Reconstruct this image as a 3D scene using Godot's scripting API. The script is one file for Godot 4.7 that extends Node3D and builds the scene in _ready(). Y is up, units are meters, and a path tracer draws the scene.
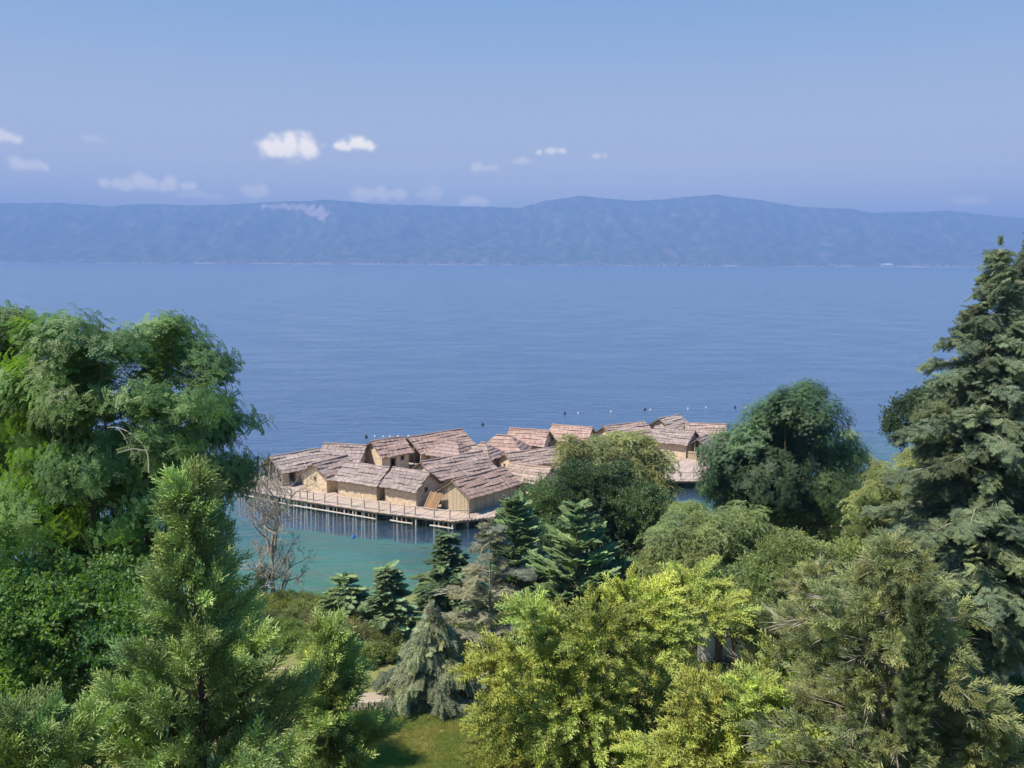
extends Node3D
# A wooden stilt village in a lake bay, seen over the trees of a hillside.

const CORNER := Vector3(-6.6, 2.6, -97.0)          # corner of the village deck, deck level 2.6 m above the water
const ALONG := Vector3(0.8847, 0, 0.4661)          # along the deck's front edge
const INTO := Vector3(0.4661, 0, -0.8847)          # from the front edge into the village
const DECK := 2.6
const WATER := 1.5                                 # level of the lake

var rng := RandomNumberGenerator.new()
var names := {}
var mats := {}
var sprays := {}


# ---------------------------------------------------------------- mesh building
class Builder:
	var v := PackedVector3Array()
	var n := PackedVector3Array()
	var c := PackedColorArray()
	var t := PackedVector2Array()
	var i := PackedInt32Array()
	var col := Color(1, 1, 1)

	func tri(a: Vector3, b: Vector3, d: Vector3):
		var q := (b - a).cross(d - a).normalized()
		var k := v.size()
		v.append(a); v.append(b); v.append(d)
		for j in 3:
			n.append(q); c.append(col); t.append(Vector2.ZERO)
		i.append(k); i.append(k + 2); i.append(k + 1)

	func quad(a: Vector3, b: Vector3, d: Vector3, e: Vector3, ua := Vector2(0, 0), ub := Vector2(1, 0), ud := Vector2(1, 1), ue := Vector2(0, 1)):
		var q := (d - a).cross(e - b).normalized()
		var k := v.size()
		v.append(a); v.append(b); v.append(d); v.append(e)
		t.append(ua); t.append(ub); t.append(ud); t.append(ue)
		for j in 4:
			n.append(q); c.append(col)
		i.append(k); i.append(k + 2); i.append(k + 1); i.append(k); i.append(k + 3); i.append(k + 2)

	func box(o: Vector3, x: Vector3, y: Vector3, z: Vector3):   # centre and half axes (right handed)
		quad(o - x - y + z, o + x - y + z, o + x + y + z, o - x + y + z)
		quad(o + x - y - z, o - x - y - z, o - x + y - z, o + x + y - z)
		quad(o + x - y + z, o + x - y - z, o + x + y - z, o + x + y + z)
		quad(o - x - y - z, o - x - y + z, o - x + y + z, o - x + y - z)
		quad(o - x + y + z, o + x + y + z, o + x + y - z, o - x + y - z)
		quad(o - x - y - z, o + x - y - z, o + x - y + z, o - x - y + z)

	func bar(a: Vector3, b: Vector3, w: float, h: float):
		var z := (b - a) * 0.5
		var y := Vector3.UP if absf(z.normalized().y) < 0.9 else Vector3.RIGHT
		var x := y.cross(z).normalized()
		y = z.cross(x).normalized()
		box((a + b) * 0.5, x * w * 0.5, y * h * 0.5, z)

	func tube(p: Array, r: Array, sides := 7, cap := true):
		var k := v.size()
		var side := Vector3(0.83, 0.11, 0.54)
		for j in p.size():
			var d: Vector3 = (p[mini(j + 1, p.size() - 1)] - p[maxi(j - 1, 0)]).normalized()
			var x := d.cross(side)
			if x.length() < 0.05: x = d.cross(Vector3(0.2, 0.3, -0.9))
			x = x.normalized()
			var y := d.cross(x)
			for s in sides:
				var a := TAU * s / sides
				var q := x * cos(a) + y * sin(a)
				v.append(p[j] + q * r[j]); n.append(q); c.append(col); t.append(Vector2(float(s) / sides, j * 0.5))
		for j in p.size() - 1:
			for s in sides:
				var a0 := k + j * sides + s
				var a1 := k + j * sides + (s + 1) % sides
				i.append(a0); i.append(a1 + sides); i.append(a1)
				i.append(a0); i.append(a0 + sides); i.append(a1 + sides)
		if cap:
			for j in sides - 2:
				var e := k + (p.size() - 1) * sides
				i.append(e); i.append(e + j + 2); i.append(e + j + 1)
				i.append(k); i.append(k + j + 1); i.append(k + j + 2)

	func spindle(a: Vector3, b: Vector3, r: float):
		var d := (b - a).normalized()
		var x := d.cross(Vector3(0.31, 0.22, 0.92)).normalized()
		var y := d.cross(x)
		var m := a.lerp(b, 0.42)
		var q := [m + x * r, m + (y * 0.87 - x * 0.5) * r, m + (-y * 0.87 - x * 0.5) * r]
		for j in 3:
			tri(a, q[(j + 1) % 3], q[j])
			tri(b, q[j], q[(j + 1) % 3])

	func leaf(p: Vector3, d: Vector3, up: Vector3, l: float, w: float, fold := 0.25):
		var s := d.cross(up).normalized()
		var u := s.cross(d).normalized()
		var m := p + d * l * 0.45 + u * w * fold
		var tip := p + d * l
		tri(p, m + s * w * 0.5 - u * w * fold * 0.5, tip)
		tri(p, tip, m - s * w * 0.5 - u * w * fold * 0.5)

	func mesh() -> ArrayMesh:
		var a := []
		a.resize(Mesh.ARRAY_MAX)
		a[Mesh.ARRAY_VERTEX] = v
		a[Mesh.ARRAY_NORMAL] = n
		a[Mesh.ARRAY_COLOR] = c
		a[Mesh.ARRAY_TEX_UV] = t
		a[Mesh.ARRAY_INDEX] = i
		var m := ArrayMesh.new()
		m.add_surface_from_arrays(Mesh.PRIMITIVE_TRIANGLES, a)
		return m


# ---------------------------------------------------------------- naming
func numbered(called: String) -> String:
	var k: int = names.get(called, 0)
	names[called] = k + 1
	return called if k == 0 else "%s_%03d" % [called, k]


func tag(o: Node, label: String, category: String, group := ""):
	o.set_meta("label", label)
	o.set_meta("category", category)
	if group: o.set_meta("group", group)


func thing(called: String, label: String, category: String, at: Vector3, turn := 0.0, group := "") -> Node3D:
	var o := Node3D.new()
	o.name = numbered(called)
	add_child(o)
	o.position = at
	o.rotation.y = turn
	tag(o, label, category, group)
	return o


func part(called: String, mesh: Mesh, material: Material, parent: Node, kind := "") -> MeshInstance3D:
	var o := MeshInstance3D.new()
	o.name = numbered(called) if parent == self else called
	o.mesh = mesh
	o.material_override = material
	if kind: o.set_meta("kind", kind)
	parent.add_child(o, true)
	return o


# ---------------------------------------------------------------- materials
func noise_texture(freq: float, octaves: int, low: Color, high: Color, size := 512, s := 1, middle := Color(0, 0, 0, 0)) -> ImageTexture:
	var f := FastNoiseLite.new()
	f.seed = s
	f.noise_type = FastNoiseLite.TYPE_SIMPLEX_SMOOTH
	f.frequency = freq
	f.fractal_octaves = octaves
	var g := f.get_seamless_image(size, size)
	g.convert(Image.FORMAT_L8)
	var ramp := PackedByteArray()
	for k in 256:
		var x := k / 255.0
		var q := low.lerp(high, x)
		if middle.a > 0: q = low.lerp(middle, x * 2) if x < 0.5 else middle.lerp(high, x * 2 - 1)
		ramp.append_array([q.r8, q.g8, q.b8])
	var d := g.get_data()
	var out := PackedByteArray()
	out.resize(d.size() * 3)
	for k in d.size():
		var j := d[k] * 3
		out[k * 3] = ramp[j]; out[k * 3 + 1] = ramp[j + 1]; out[k * 3 + 2] = ramp[j + 2]
	return ImageTexture.create_from_image(Image.create_from_data(size, size, false, Image.FORMAT_RGB8, out))


func height_texture(freq: float, octaves: int, size := 512, s := 3, normal := false, strength := 4.0) -> ImageTexture:
	var f := FastNoiseLite.new()
	f.seed = s
	f.frequency = freq
	f.fractal_octaves = octaves
	var g := f.get_seamless_image(size, size)
	g.convert(Image.FORMAT_L8)
	if normal:
		g.convert(Image.FORMAT_RGBA8)
		g.bump_map_to_normal_map(strength)
	return ImageTexture.create_from_image(g)


func srgb(r: float, g: float, b: float) -> Color:      # real-world base colour to the sRGB value a material takes
	return Color(r, g, b).linear_to_srgb()


func plain(called: String, color: Color, rough := 0.9, tex: Texture2D = null, scale := 1.0) -> StandardMaterial3D:
	if mats.has(called): return mats[called]
	var m := StandardMaterial3D.new()
	m.resource_name = called
	m.albedo_color = color
	m.roughness = rough
	m.metallic_specular = 0.35
	m.vertex_color_use_as_albedo = true
	if tex:
		m.albedo_texture = tex
		m.uv1_triplanar = true
		m.uv1_world_triplanar = true
		m.uv1_scale = Vector3.ONE * scale
	mats[called] = m
	return m


func make_materials():
	var grain := noise_texture(0.02, 5, srgb(.55, .55, .55), srgb(1.0, 1.0, 1.0), 256, 8)
	var blotch := noise_texture(0.012, 4, srgb(.5, .46, .4), srgb(1.0, 1.0, 1.0), 512, 9)
	var m := plain("daub", srgb(.74, .62, .48), 0.95, blotch, 0.35)
	m.heightmap_enabled = false
	m.normal_enabled = true
	m.normal_texture = height_texture(0.03, 4, 256, 10, true, 6.0)
	m.normal_scale = 0.6
	plain("reed_wall", srgb(.60, .50, .38), 0.95, grain, 0.8)
	plain("timber", srgb(.30, .22, .16), 0.9, grain, 1.1)
	plain("old_timber", srgb(.6, .56, .52), 0.9, grain, 0.9)
	plain("deck_wood", srgb(.58, .475, .42), 0.9, grain, 0.7)
	plain("dark_wood", srgb(.2, .14, .1), 0.85, grain, 1.0)
	var th := plain("thatch", Color(1, 1, 1), 0.95, noise_texture(0.05, 4, srgb(.62, .6, .6), srgb(1, 1, 1), 512, 14))
	th.uv1_triplanar = false
	th.uv1_world_triplanar = false
	th.uv1_scale = Vector3(0.9, 0.12, 1)
	plain("bark", srgb(.17, .13, .1), 0.95, grain, 1.4)
	plain("pale_bark", srgb(.44, .41, .37), 0.95, grain, 1.2)
	for k in ["leaf", "needle"]:
		var q := plain(k, Color(1, 1, 1), 0.5 if k == "leaf" else 0.55)
		q.metallic_specular = 0.45
		q.backlight_enabled = true
		q.backlight = Color(.95, 1.0, .5) if k == "leaf" else Color(.8, .84, .42)
	plain("stone", srgb(.5, .46, .4), 0.95, blotch, 1.3)
	plain("white_paint", srgb(.75, .75, .73), 0.6)
	plain("float_plastic", srgb(.55, .56, .56), 0.5)
	plain("red_cloth", srgb(.42, .07, .08), 0.9)


# ---------------------------------------------------------------- sky
func clouds() -> Image:
	var im := Image.create_empty(4096, 2048, false, Image.FORMAT_RGBA8)
	var f := FastNoiseLite.new()
	f.seed = 21
	f.frequency = 0.03
	f.fractal_octaves = 5
	# bearing from north and height above the horizon in degrees, width and height in degrees, thickness
	var list := [[-13.7, 6.85, 4.5, 2.7, 1.0], [-9.84, 7.05, 2.9, 1.35, 0.95], [-21.8, 4.45, 7.5, 1.4, 0.42], [-28.6, 5.2, 6.0, 1.0, 0.3], [-29.2, 6.6, 2.4, 1.2, 0.4],
		[-15.9, 4.2, 2.4, 1.3, 0.3], [-8.7, 4.2, 5.0, 1.7, 0.36], [-5.2, 4.3, 2.2, 1.5, 0.22], [-2.4, 3.8, 2.0, 1.2, 0.42], [-2.0, 5.9, 2.6, 0.9, 0.24], [2.25, 6.9, 2.8, 0.7, 0.42],
		[5.3, 6.6, 1.2, 0.6, 0.25], [0.5, 6.3, 1.8, 0.6, 0.2], [26.4, 3.6, 2.8, 0.7, 0.22], [-24.5, 6.8, 2.0, 0.8, 0.12], [-19.0, 3.9, 4.0, 0.8, 0.2]]
	var r := RandomNumberGenerator.new()
	r.seed = 77
	for k in 34:                                        # the same fair-weather clouds go on round the horizon
		var b := r.randf_range(36, 324)
		list.append([b - 360 if b > 180 else b, r.randf_range(3.8, 9), r.randf_range(2, 7), r.randf_range(0.7, 2.2), r.randf_range(0.2, 0.9)])
	for e in list:
		var cx: float = e[0] / 360.0 * 4096
		var cy: float = (0.5 - e[1] / 180.0) * 2048
		var w: float = e[2] / 360.0 * 4096 * 0.5
		var h: float = e[3] / 180.0 * 2048 * 0.5
		var puffs := []                                 # a cloud is a heap of round puffs on a flat base
		for j in maxi(4, int(3.0 * w / h) + 3):
			var q := r.randf_range(-.8, .8)
			var size := h * r.randf_range(.55, .95) * (1.0 - .45 * absf(q))
			puffs.append([cx + q * w * .85, cy + h * .45 - size * r.randf_range(.55, 1.0), size])
		for y in range(int(cy - h * 1.8), int(cy + h * 1.2) + 1):
			for x in range(int(cx - w * 1.4), int(cx + w * 1.4) + 1):
				var k := -1.0
				for p in puffs:
					var dx: float = (x - p[0]) / (p[2] * 1.25)
					var dy: float = (y - p[1]) / p[2]
					k = maxf(k, 1.0 - sqrt(dx * dx + dy * dy))
				k = k * 1.3 + f.get_noise_2d(x * 2.4, y * 2.8) * 0.6
				var a := smoothstep(0.0, 0.95, k) * minf(1.0, float(e[4]) * 1.35)
				if a > 0.01:
					var px := (x + 8192) % 4096
					var old := im.get_pixel(px, y)
					im.set_pixel(px, y, Color(0.70, 0.62, 0.45, minf(1.0, maxf(old.a, a))))
	return im


# ---------------------------------------------------------------- land and water
func shore(x: float) -> float:
	var k := [[-4000, -37], [-600, -52], [-200, -64.5], [-60, -71.5], [-20, -74.6], [0, -80.5], [14, -89.5], [32, -104.5], [60, -118], [120, -131], [400, -146], [4000, -200]]
	for j in k.size() - 1:
		if x < k[j + 1][0]:
			return lerpf(k[j][1], k[j + 1][1], clampf((x - k[j][0]) / (k[j + 1][0] - k[j][0]), 0, 1))
	return -200.0


func table(x: float, xs: Array, ys: Array) -> float:
	if x <= xs[0]: return ys[0]
	for j in xs.size() - 1:
		if x < xs[j + 1]:
			return lerpf(ys[j], ys[j + 1], (x - xs[j]) / (xs[j + 1] - xs[j]))
	return ys[-1]


var bumps := FastNoiseLite.new()

func land(x: float, z: float) -> float:
	var s := z - shore(x) + bumps.get_noise_2d(x * 3, z * 3) * 2.5
	var hill := table(-z, [-2000, -60, 0, 2, 10, 20, 30, 40.5, 43, 50, 55, 80, 120, 400], [60, 30, 29.4, 29.2, 24, 17.6, 11.8, 5.9, 5.3, 4.9, 4.5, 3, 2.5, 6])
	var edge := table(s, [-4000, -700, -250, -120, -60, -25, -6, 0, 4, 30, 90], [-180, -150, -80, -15.5, -3.1, -0.8, 0.2, 1.5, 2.1, 5.8, 60])
	var y := minf(hill, edge)
	return y + bumps.get_noise_2d(x, z) * clampf(absf(s) * 0.04, 0, 0.5)


func dry(x: float, z: float, side: float) -> float:      # the land above water, the lake bed below; each dips under the other past the shore
	var y := land(x, z)
	return y - clampf((WATER - 0.15 - y) * side * 2.0, 0.0, 1.2)


func steps(marks: Array) -> Array:                      # [[from, to, step], ...] to a list of stations
	var out := []
	for m in marks:
		var x: float = m[0]
		while x < m[1] - 0.001:
			out.append(x)
			x += m[2]
	out.append(float(marks[-1][1]))
	return out


func sheet(xs: Array, zs: Array, height: Callable, uv_scale := Vector2.ONE, tint = null) -> ArrayMesh:
	var b := Builder.new()
	var w := xs.size()
	for z in zs:
		for x in xs:
			b.v.append(Vector3(x, height.call(x, z), z))
			b.t.append(Vector2(x - z * 0.09, z + x * 0.09) * uv_scale)
			b.c.append(tint.call(x, z) if tint != null else Color.WHITE)
	b.n.resize(b.v.size())
	for r in zs.size():
		for q in w:
			var a: Vector3 = b.v[r * w + mini(q + 1, w - 1)] - b.v[r * w + maxi(q - 1, 0)]
			var d: Vector3 = b.v[mini(r + 1, zs.size() - 1) * w + q] - b.v[maxi(r - 1, 0) * w + q]
			b.n[r * w + q] = d.cross(a).normalized()
	for r in zs.size() - 1:
		for q in w - 1:
			var k := r * w + q
			b.i.append_array([k, k + 1, k + w + 1, k, k + w + 1, k + w])
	return b.mesh()


func ripples() -> ImageTexture:                        # wind ripples that come and go in long patches, as a normal map
	var n := 1024
	var f := FastNoiseLite.new()
	f.seed = 12
	f.frequency = 0.03
	f.fractal_octaves = 5
	f.fractal_gain = 0.55
	var fine := f.get_seamless_image(n, n)
	fine.convert(Image.FORMAT_L8)
	f.seed = 13
	f.frequency = 0.006
	f.fractal_octaves = 3
	var patch := f.get_seamless_image(n, n)
	patch.convert(Image.FORMAT_L8)
	var a := fine.get_data()
	var b := patch.get_data()
	for k in a.size():
		var m := smoothstep(70.0, 180.0, float(b[k]))
		a[k] = int(clampf(128 + (a[k] - 128) * (0.35 + 0.75 * m) * 0.8 + (b[k] - 128) * 0.25, 0, 255))
	var g := Image.create_from_data(n, n, false, Image.FORMAT_L8, a)
	g.convert(Image.FORMAT_RGBA8)
	g.bump_map_to_normal_map(9.0)
	return ImageTexture.create_from_image(g)


func setting():
	bumps.seed = 4
	bumps.frequency = 0.03
	# ground, which goes on as the lake bed
	var xs := steps([[-24000, -4000, 4000], [-4000, -400, 600], [-400, -100, 20], [-100, 100, 1.6], [100, 400, 20], [400, 4000, 600], [4000, 24000, 4000]])
	var zs := steps([[-26000, -2000, 3000], [-2000, -300, 100], [-300, -150, 10], [-150, 10, 1.6], [10, 100, 10], [100, 3000, 400]])
	var soil := noise_texture(0.02, 5, srgb(.13, .13, .05), srgb(.12, .17, .045), 512, 31, srgb(.2, .2, .075))
	var gm := plain("soil", Color(1, 1, 1), 0.95, soil, 0.09)
	gm.detail_enabled = false
	var f := FastNoiseLite.new()
	f.seed = 6
	f.frequency = 0.02
	f.fractal_octaves = 4
	part("ground", sheet(xs, zs, func(x, z): return dry(x, z, 1.0)), gm, self, "structure")
	# the lake bed: pale silt with patches of green weed
	var bed := func(x: float, z: float) -> Color:
		var weed := smoothstep(-0.25, 0.25, f.get_noise_2d(x * 2 + 70, z * 2))
		return Color(.06, .2, .075).lerp(Color(.035, .13, .03), weed)
	part("lake_bed", sheet(xs, zs, func(x, z): return dry(x, z, -1.0), Vector2.ONE, bed), plain("silt", Color(1, 1, 1), 0.95), self, "structure")
	# lake: a rippled surface over a body of blue water that hides the bed more the deeper it lies
	var w := StandardMaterial3D.new()
	w.resource_name = "lake_surface"
	w.albedo_color = Color(srgb(.05, .15, .22), 0.06)
	w.transparency = BaseMaterial3D.TRANSPARENCY_ALPHA
	w.roughness = 0.24
	w.metallic_specular = 0.44
	w.normal_enabled = true
	w.normal_texture = ripples()
	w.normal_scale = 1.0
	var lake := sheet(steps([[-24000, 24000, 6000]]), steps([[-13600, 0, 1700]]), func(_x, _z): return WATER, Vector2(1 / 280.0, 1 / 90.0))
	part("lake_water", lake, w, self, "structure")
	var body := FogVolume.new()
	body.name = "lake_depths"
	body.shape = RenderingServer.FOG_VOLUME_SHAPE_BOX
	body.size = Vector3(47000, 210, 13500)
	body.position = Vector3(0, WATER - 0.02 - 105, -6780)
	var fm := FogMaterial.new()
	fm.resource_name = "lake_depths"
	fm.albedo = srgb(.26, .46, .94)
	fm.density = 0.06
	body.material = fm
	body.set_meta("kind", "structure")
	add_child(body)
	mountains()


func mountains():
	var line := [[-16602, 894], [-13311, 1007], [-10864, 906], [-8401, 967], [-7417, 988], [-6602, 927], [-6108, 978], [-5126, 951], [-4469, 986], [-3731, 1022], [-2994, 1058], [-2340, 997], [-1849, 983], [-539, 957], [117, 944], [525, 1059], [1097, 1142], [1588, 1096], [2080, 1066], [2733, 1118], [3304, 1169], [4043, 1076], [4702, 983], [5523, 955], [5854, 892], [6672, 912], [7163, 930], [7741, 869], [8385, 807], [10461, 721], [12910, 830], [16205, 733]]
	var lx := []
	var ly := []
	for p in line:
		lx.append(float(p[0])); ly.append(float(p[1]))
	var f := FastNoiseLite.new()
	f.seed = 15
	f.frequency = 1.0 / 2600.0
	f.fractal_octaves = 5
	f.fractal_type = FastNoiseLite.FRACTAL_RIDGED
	var g := FastNoiseLite.new()
	g.seed = 16
	g.frequency = 1.0 / 700.0
	g.fractal_octaves = 5
	var front := func(x: float) -> float: return -12150.0 + g.get_noise_2d(x * 0.3, 0) * 350
	var height := func(x: float, z: float) -> float:
		var a: float = front.call(x)
		var t := (a - z) / (a + 15000.0)
		var top := table(x, lx, ly) - 3 + g.get_noise_2d(x * 2.0, 77) * 14
		if t <= 0: return -40.0 * clampf(-t * 10, 0, 1) - 2.0
		if t > 1: return top * (1.0 - (t - 1) * 0.55)
		var rise := 0.30 * t + 0.70 * t * t * (3 - 2 * t)
		var cut := sin(PI * clampf(t, 0, 1))
		return maxf(top * rise * (1 - cut * 0.75 * (0.5 - 0.5 * f.get_noise_2d(x, z * 0.45))) + cut * g.get_noise_2d(x, z) * 110, 1.0 + 2.0 * minf(1.0, t * 20))
	# bare ground of the quarry below the ridge, which follows the slope in a bent stripe
	var cut := [Vector2(-4040, 905), Vector2(-3650, 925), Vector2(-3280, 880), Vector2(-2960, 735)]
	var tint := func(x: float, z: float) -> Color:     # forest, meadow and rock in patches
		var k := g.get_noise_2d(x * 3.1, z * 3.1 + 4000)
		var c := Color(.04, .06, .035).lerp(Color(.11, .12, .07), smoothstep(-0.3, 0.5, k))
		c = c.lerp(Color(.26, .22, .19), smoothstep(0.3, 0.45, g.get_noise_2d(x * 2.6 + 900, z * 1.3)) * 0.5)
		if x > -4500 and x < -2500:
			var p := Vector2(x, height.call(x, z))
			var d := 1e9
			for j in 3:
				d = minf(d, p.distance_to(Geometry2D.get_closest_point_to_segment(p, cut[j], cut[j + 1])))
			c = c.lerp(Color(.5, .39, .36), (1 - smoothstep(0.4, 1.0, d / (45.0 + 55.0 * smoothstep(-3700, -3000, x)) + g.get_noise_2d(x * 6, z * 2) * 1.5)) * .9)
		return c
	var xs := steps([[-16000, -9000, 250], [-9000, 9000, 36], [9000, 16000, 250]])
	var zs := steps([[-17500, -15300, 440], [-15300, -11400, 65]])
	var m := plain("hillside", Color(1, 1, 1), 1.0)
	part("mountains", sheet(xs, zs, height, Vector2.ONE, tint), m, self, "structure")
	# the pale beach and quay along the far shore
	var strand := Builder.new()
	var x0 := -9000.0
	while x0 < 9000:
		var x1 := x0 + 60
		var w0 := 3.5 + 18 * smoothstep(-.1, .4, g.get_noise_2d(x0 * 1.5, 10))
		strand.quad(Vector3(x0, 0.6, front.call(x0) + 12), Vector3(x1, 0.6, front.call(x1) + 12), Vector3(x1, w0, front.call(x1) - 18), Vector3(x0, w0, front.call(x0) - 18))
		x0 = x1
	part("far_beach", strand.mesh(), plain("pale_gravel", srgb(.38, .34, .31), 0.95), self, "structure")
	# villages strung along the far shore: a pale speckle, one mass
	var b := Builder.new()
	b.box(Vector3(0, 0.45, 0), Vector3(0.5, 0, 0), Vector3(0, 0.45, 0), Vector3(0, 0, 0.5))
	b.col = Color(.75, .45, .35)
	b.quad(Vector3(-.55, .9, .55), Vector3(.55, .9, .55), Vector3(.55, 1.3, 0), Vector3(-.55, 1.3, 0))
	b.quad(Vector3(.55, .9, -.55), Vector3(-.55, .9, -.55), Vector3(-.55, 1.3, 0), Vector3(.55, 1.3, 0))
	var mm := MultiMesh.new()
	mm.transform_format = MultiMesh.TRANSFORM_3D
	mm.use_colors = true
	mm.mesh = b.mesh()
	var spots := []
	for c in [[-3900, 900, 60], [-2700, 800, 90], [-1500, 900, 90], [-6300, 1200, 40], [300, 700, 20], [2200, 500, 40], [5900, 900, 60], [-600, 500, 40], [1300, 400, 25], [4200, 400, 15]]:
		for k in int(c[2] * 1.8):
			spots.append(Vector2(c[0] + rng.randfn() * c[1] * 0.6, absf(rng.randfn()) * 130 + 15))
	mm.instance_count = spots.size()
	for k in spots.size():
		var x: float = spots[k].x
		var z: float = front.call(x) - spots[k].y
		var s := rng.randf_range(9, 20)
		mm.set_instance_transform(k, Transform3D(Basis(Vector3.UP, rng.randf() * 3).scaled(Vector3(s, s * rng.randf_range(.5, .9), s)), Vector3(x, height.call(x, z) - 1, z)))
		var w := rng.randf_range(.45, .8)
		mm.set_instance_color(k, Color(w, w * .95, w * .88))
	var o := MultiMeshInstance3D.new()
	o.name = "far_village_houses"
	o.multimesh = mm
	o.material_override = plain("far_house", Color(1, 1, 1), 0.9)
	tag(o, "speckle of pale houses strung along the far lake shore", "villages")
	o.set_meta("kind", "stuff")
	add_child(o)
	# the one large white building that can be told apart
	var hx := 5080.0
	var hz: float = front.call(hx) - 60
	var hall := thing("white_hall", "large white building by the water on the far shore", "building", Vector3(hx, maxf(height.call(hx, hz), 2), hz))
	b = Builder.new()
	b.box(Vector3(0, 12, 0), Vector3(80, 0, 0), Vector3(0, 16, 0), Vector3(0, 0, 20))
	part("wall", b.mesh(), plain("white_paint", Color.WHITE), hall)
	b = Builder.new()
	b.quad(Vector3(-84, 28, 24), Vector3(84, 28, 24), Vector3(50, 46, 0), Vector3(-50, 46, 0))
	b.quad(Vector3(84, 28, -24), Vector3(-84, 28, -24), Vector3(-50, 46, 0), Vector3(50, 46, 0))
	b.tri(Vector3(84, 28, 24), Vector3(84, 28, -24), Vector3(50, 46, 0))
	b.tri(Vector3(-84, 28, -24), Vector3(-84, 28, 24), Vector3(-50, 46, 0))
	part("roof", b.mesh(), plain("white_paint", Color.WHITE), hall)


# ---------------------------------------------------------------- the stilt village
func deck_at(u: float, v: float, y := 0.0) -> Vector3:
	return CORNER + ALONG * u + INTO * v + Vector3.UP * y


var outline := PackedVector2Array([Vector2(-33.5, 1.0), Vector2(-31.5, -0.3), Vector2(-22, -1.2), Vector2(-10, -1.0), Vector2(0, 0), Vector2(3, 3.5), Vector2(8, 17), Vector2(14.5, 29.5), Vector2(19, 32), Vector2(22, 44), Vector2(20, 59), Vector2(1, 60), Vector2(-11, 46), Vector2(-23, 32), Vector2(-33, 14)])


func crossings(u: float) -> Array:
	var out := []
	for k in outline.size():
		var a := outline[k]
		var b := outline[(k + 1) % outline.size()]
		if (a.x <= u) != (b.x <= u):
			out.append(lerpf(a.y, b.y, (u - a.x) / (b.x - a.x)))
	out.sort()
	return out


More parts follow.
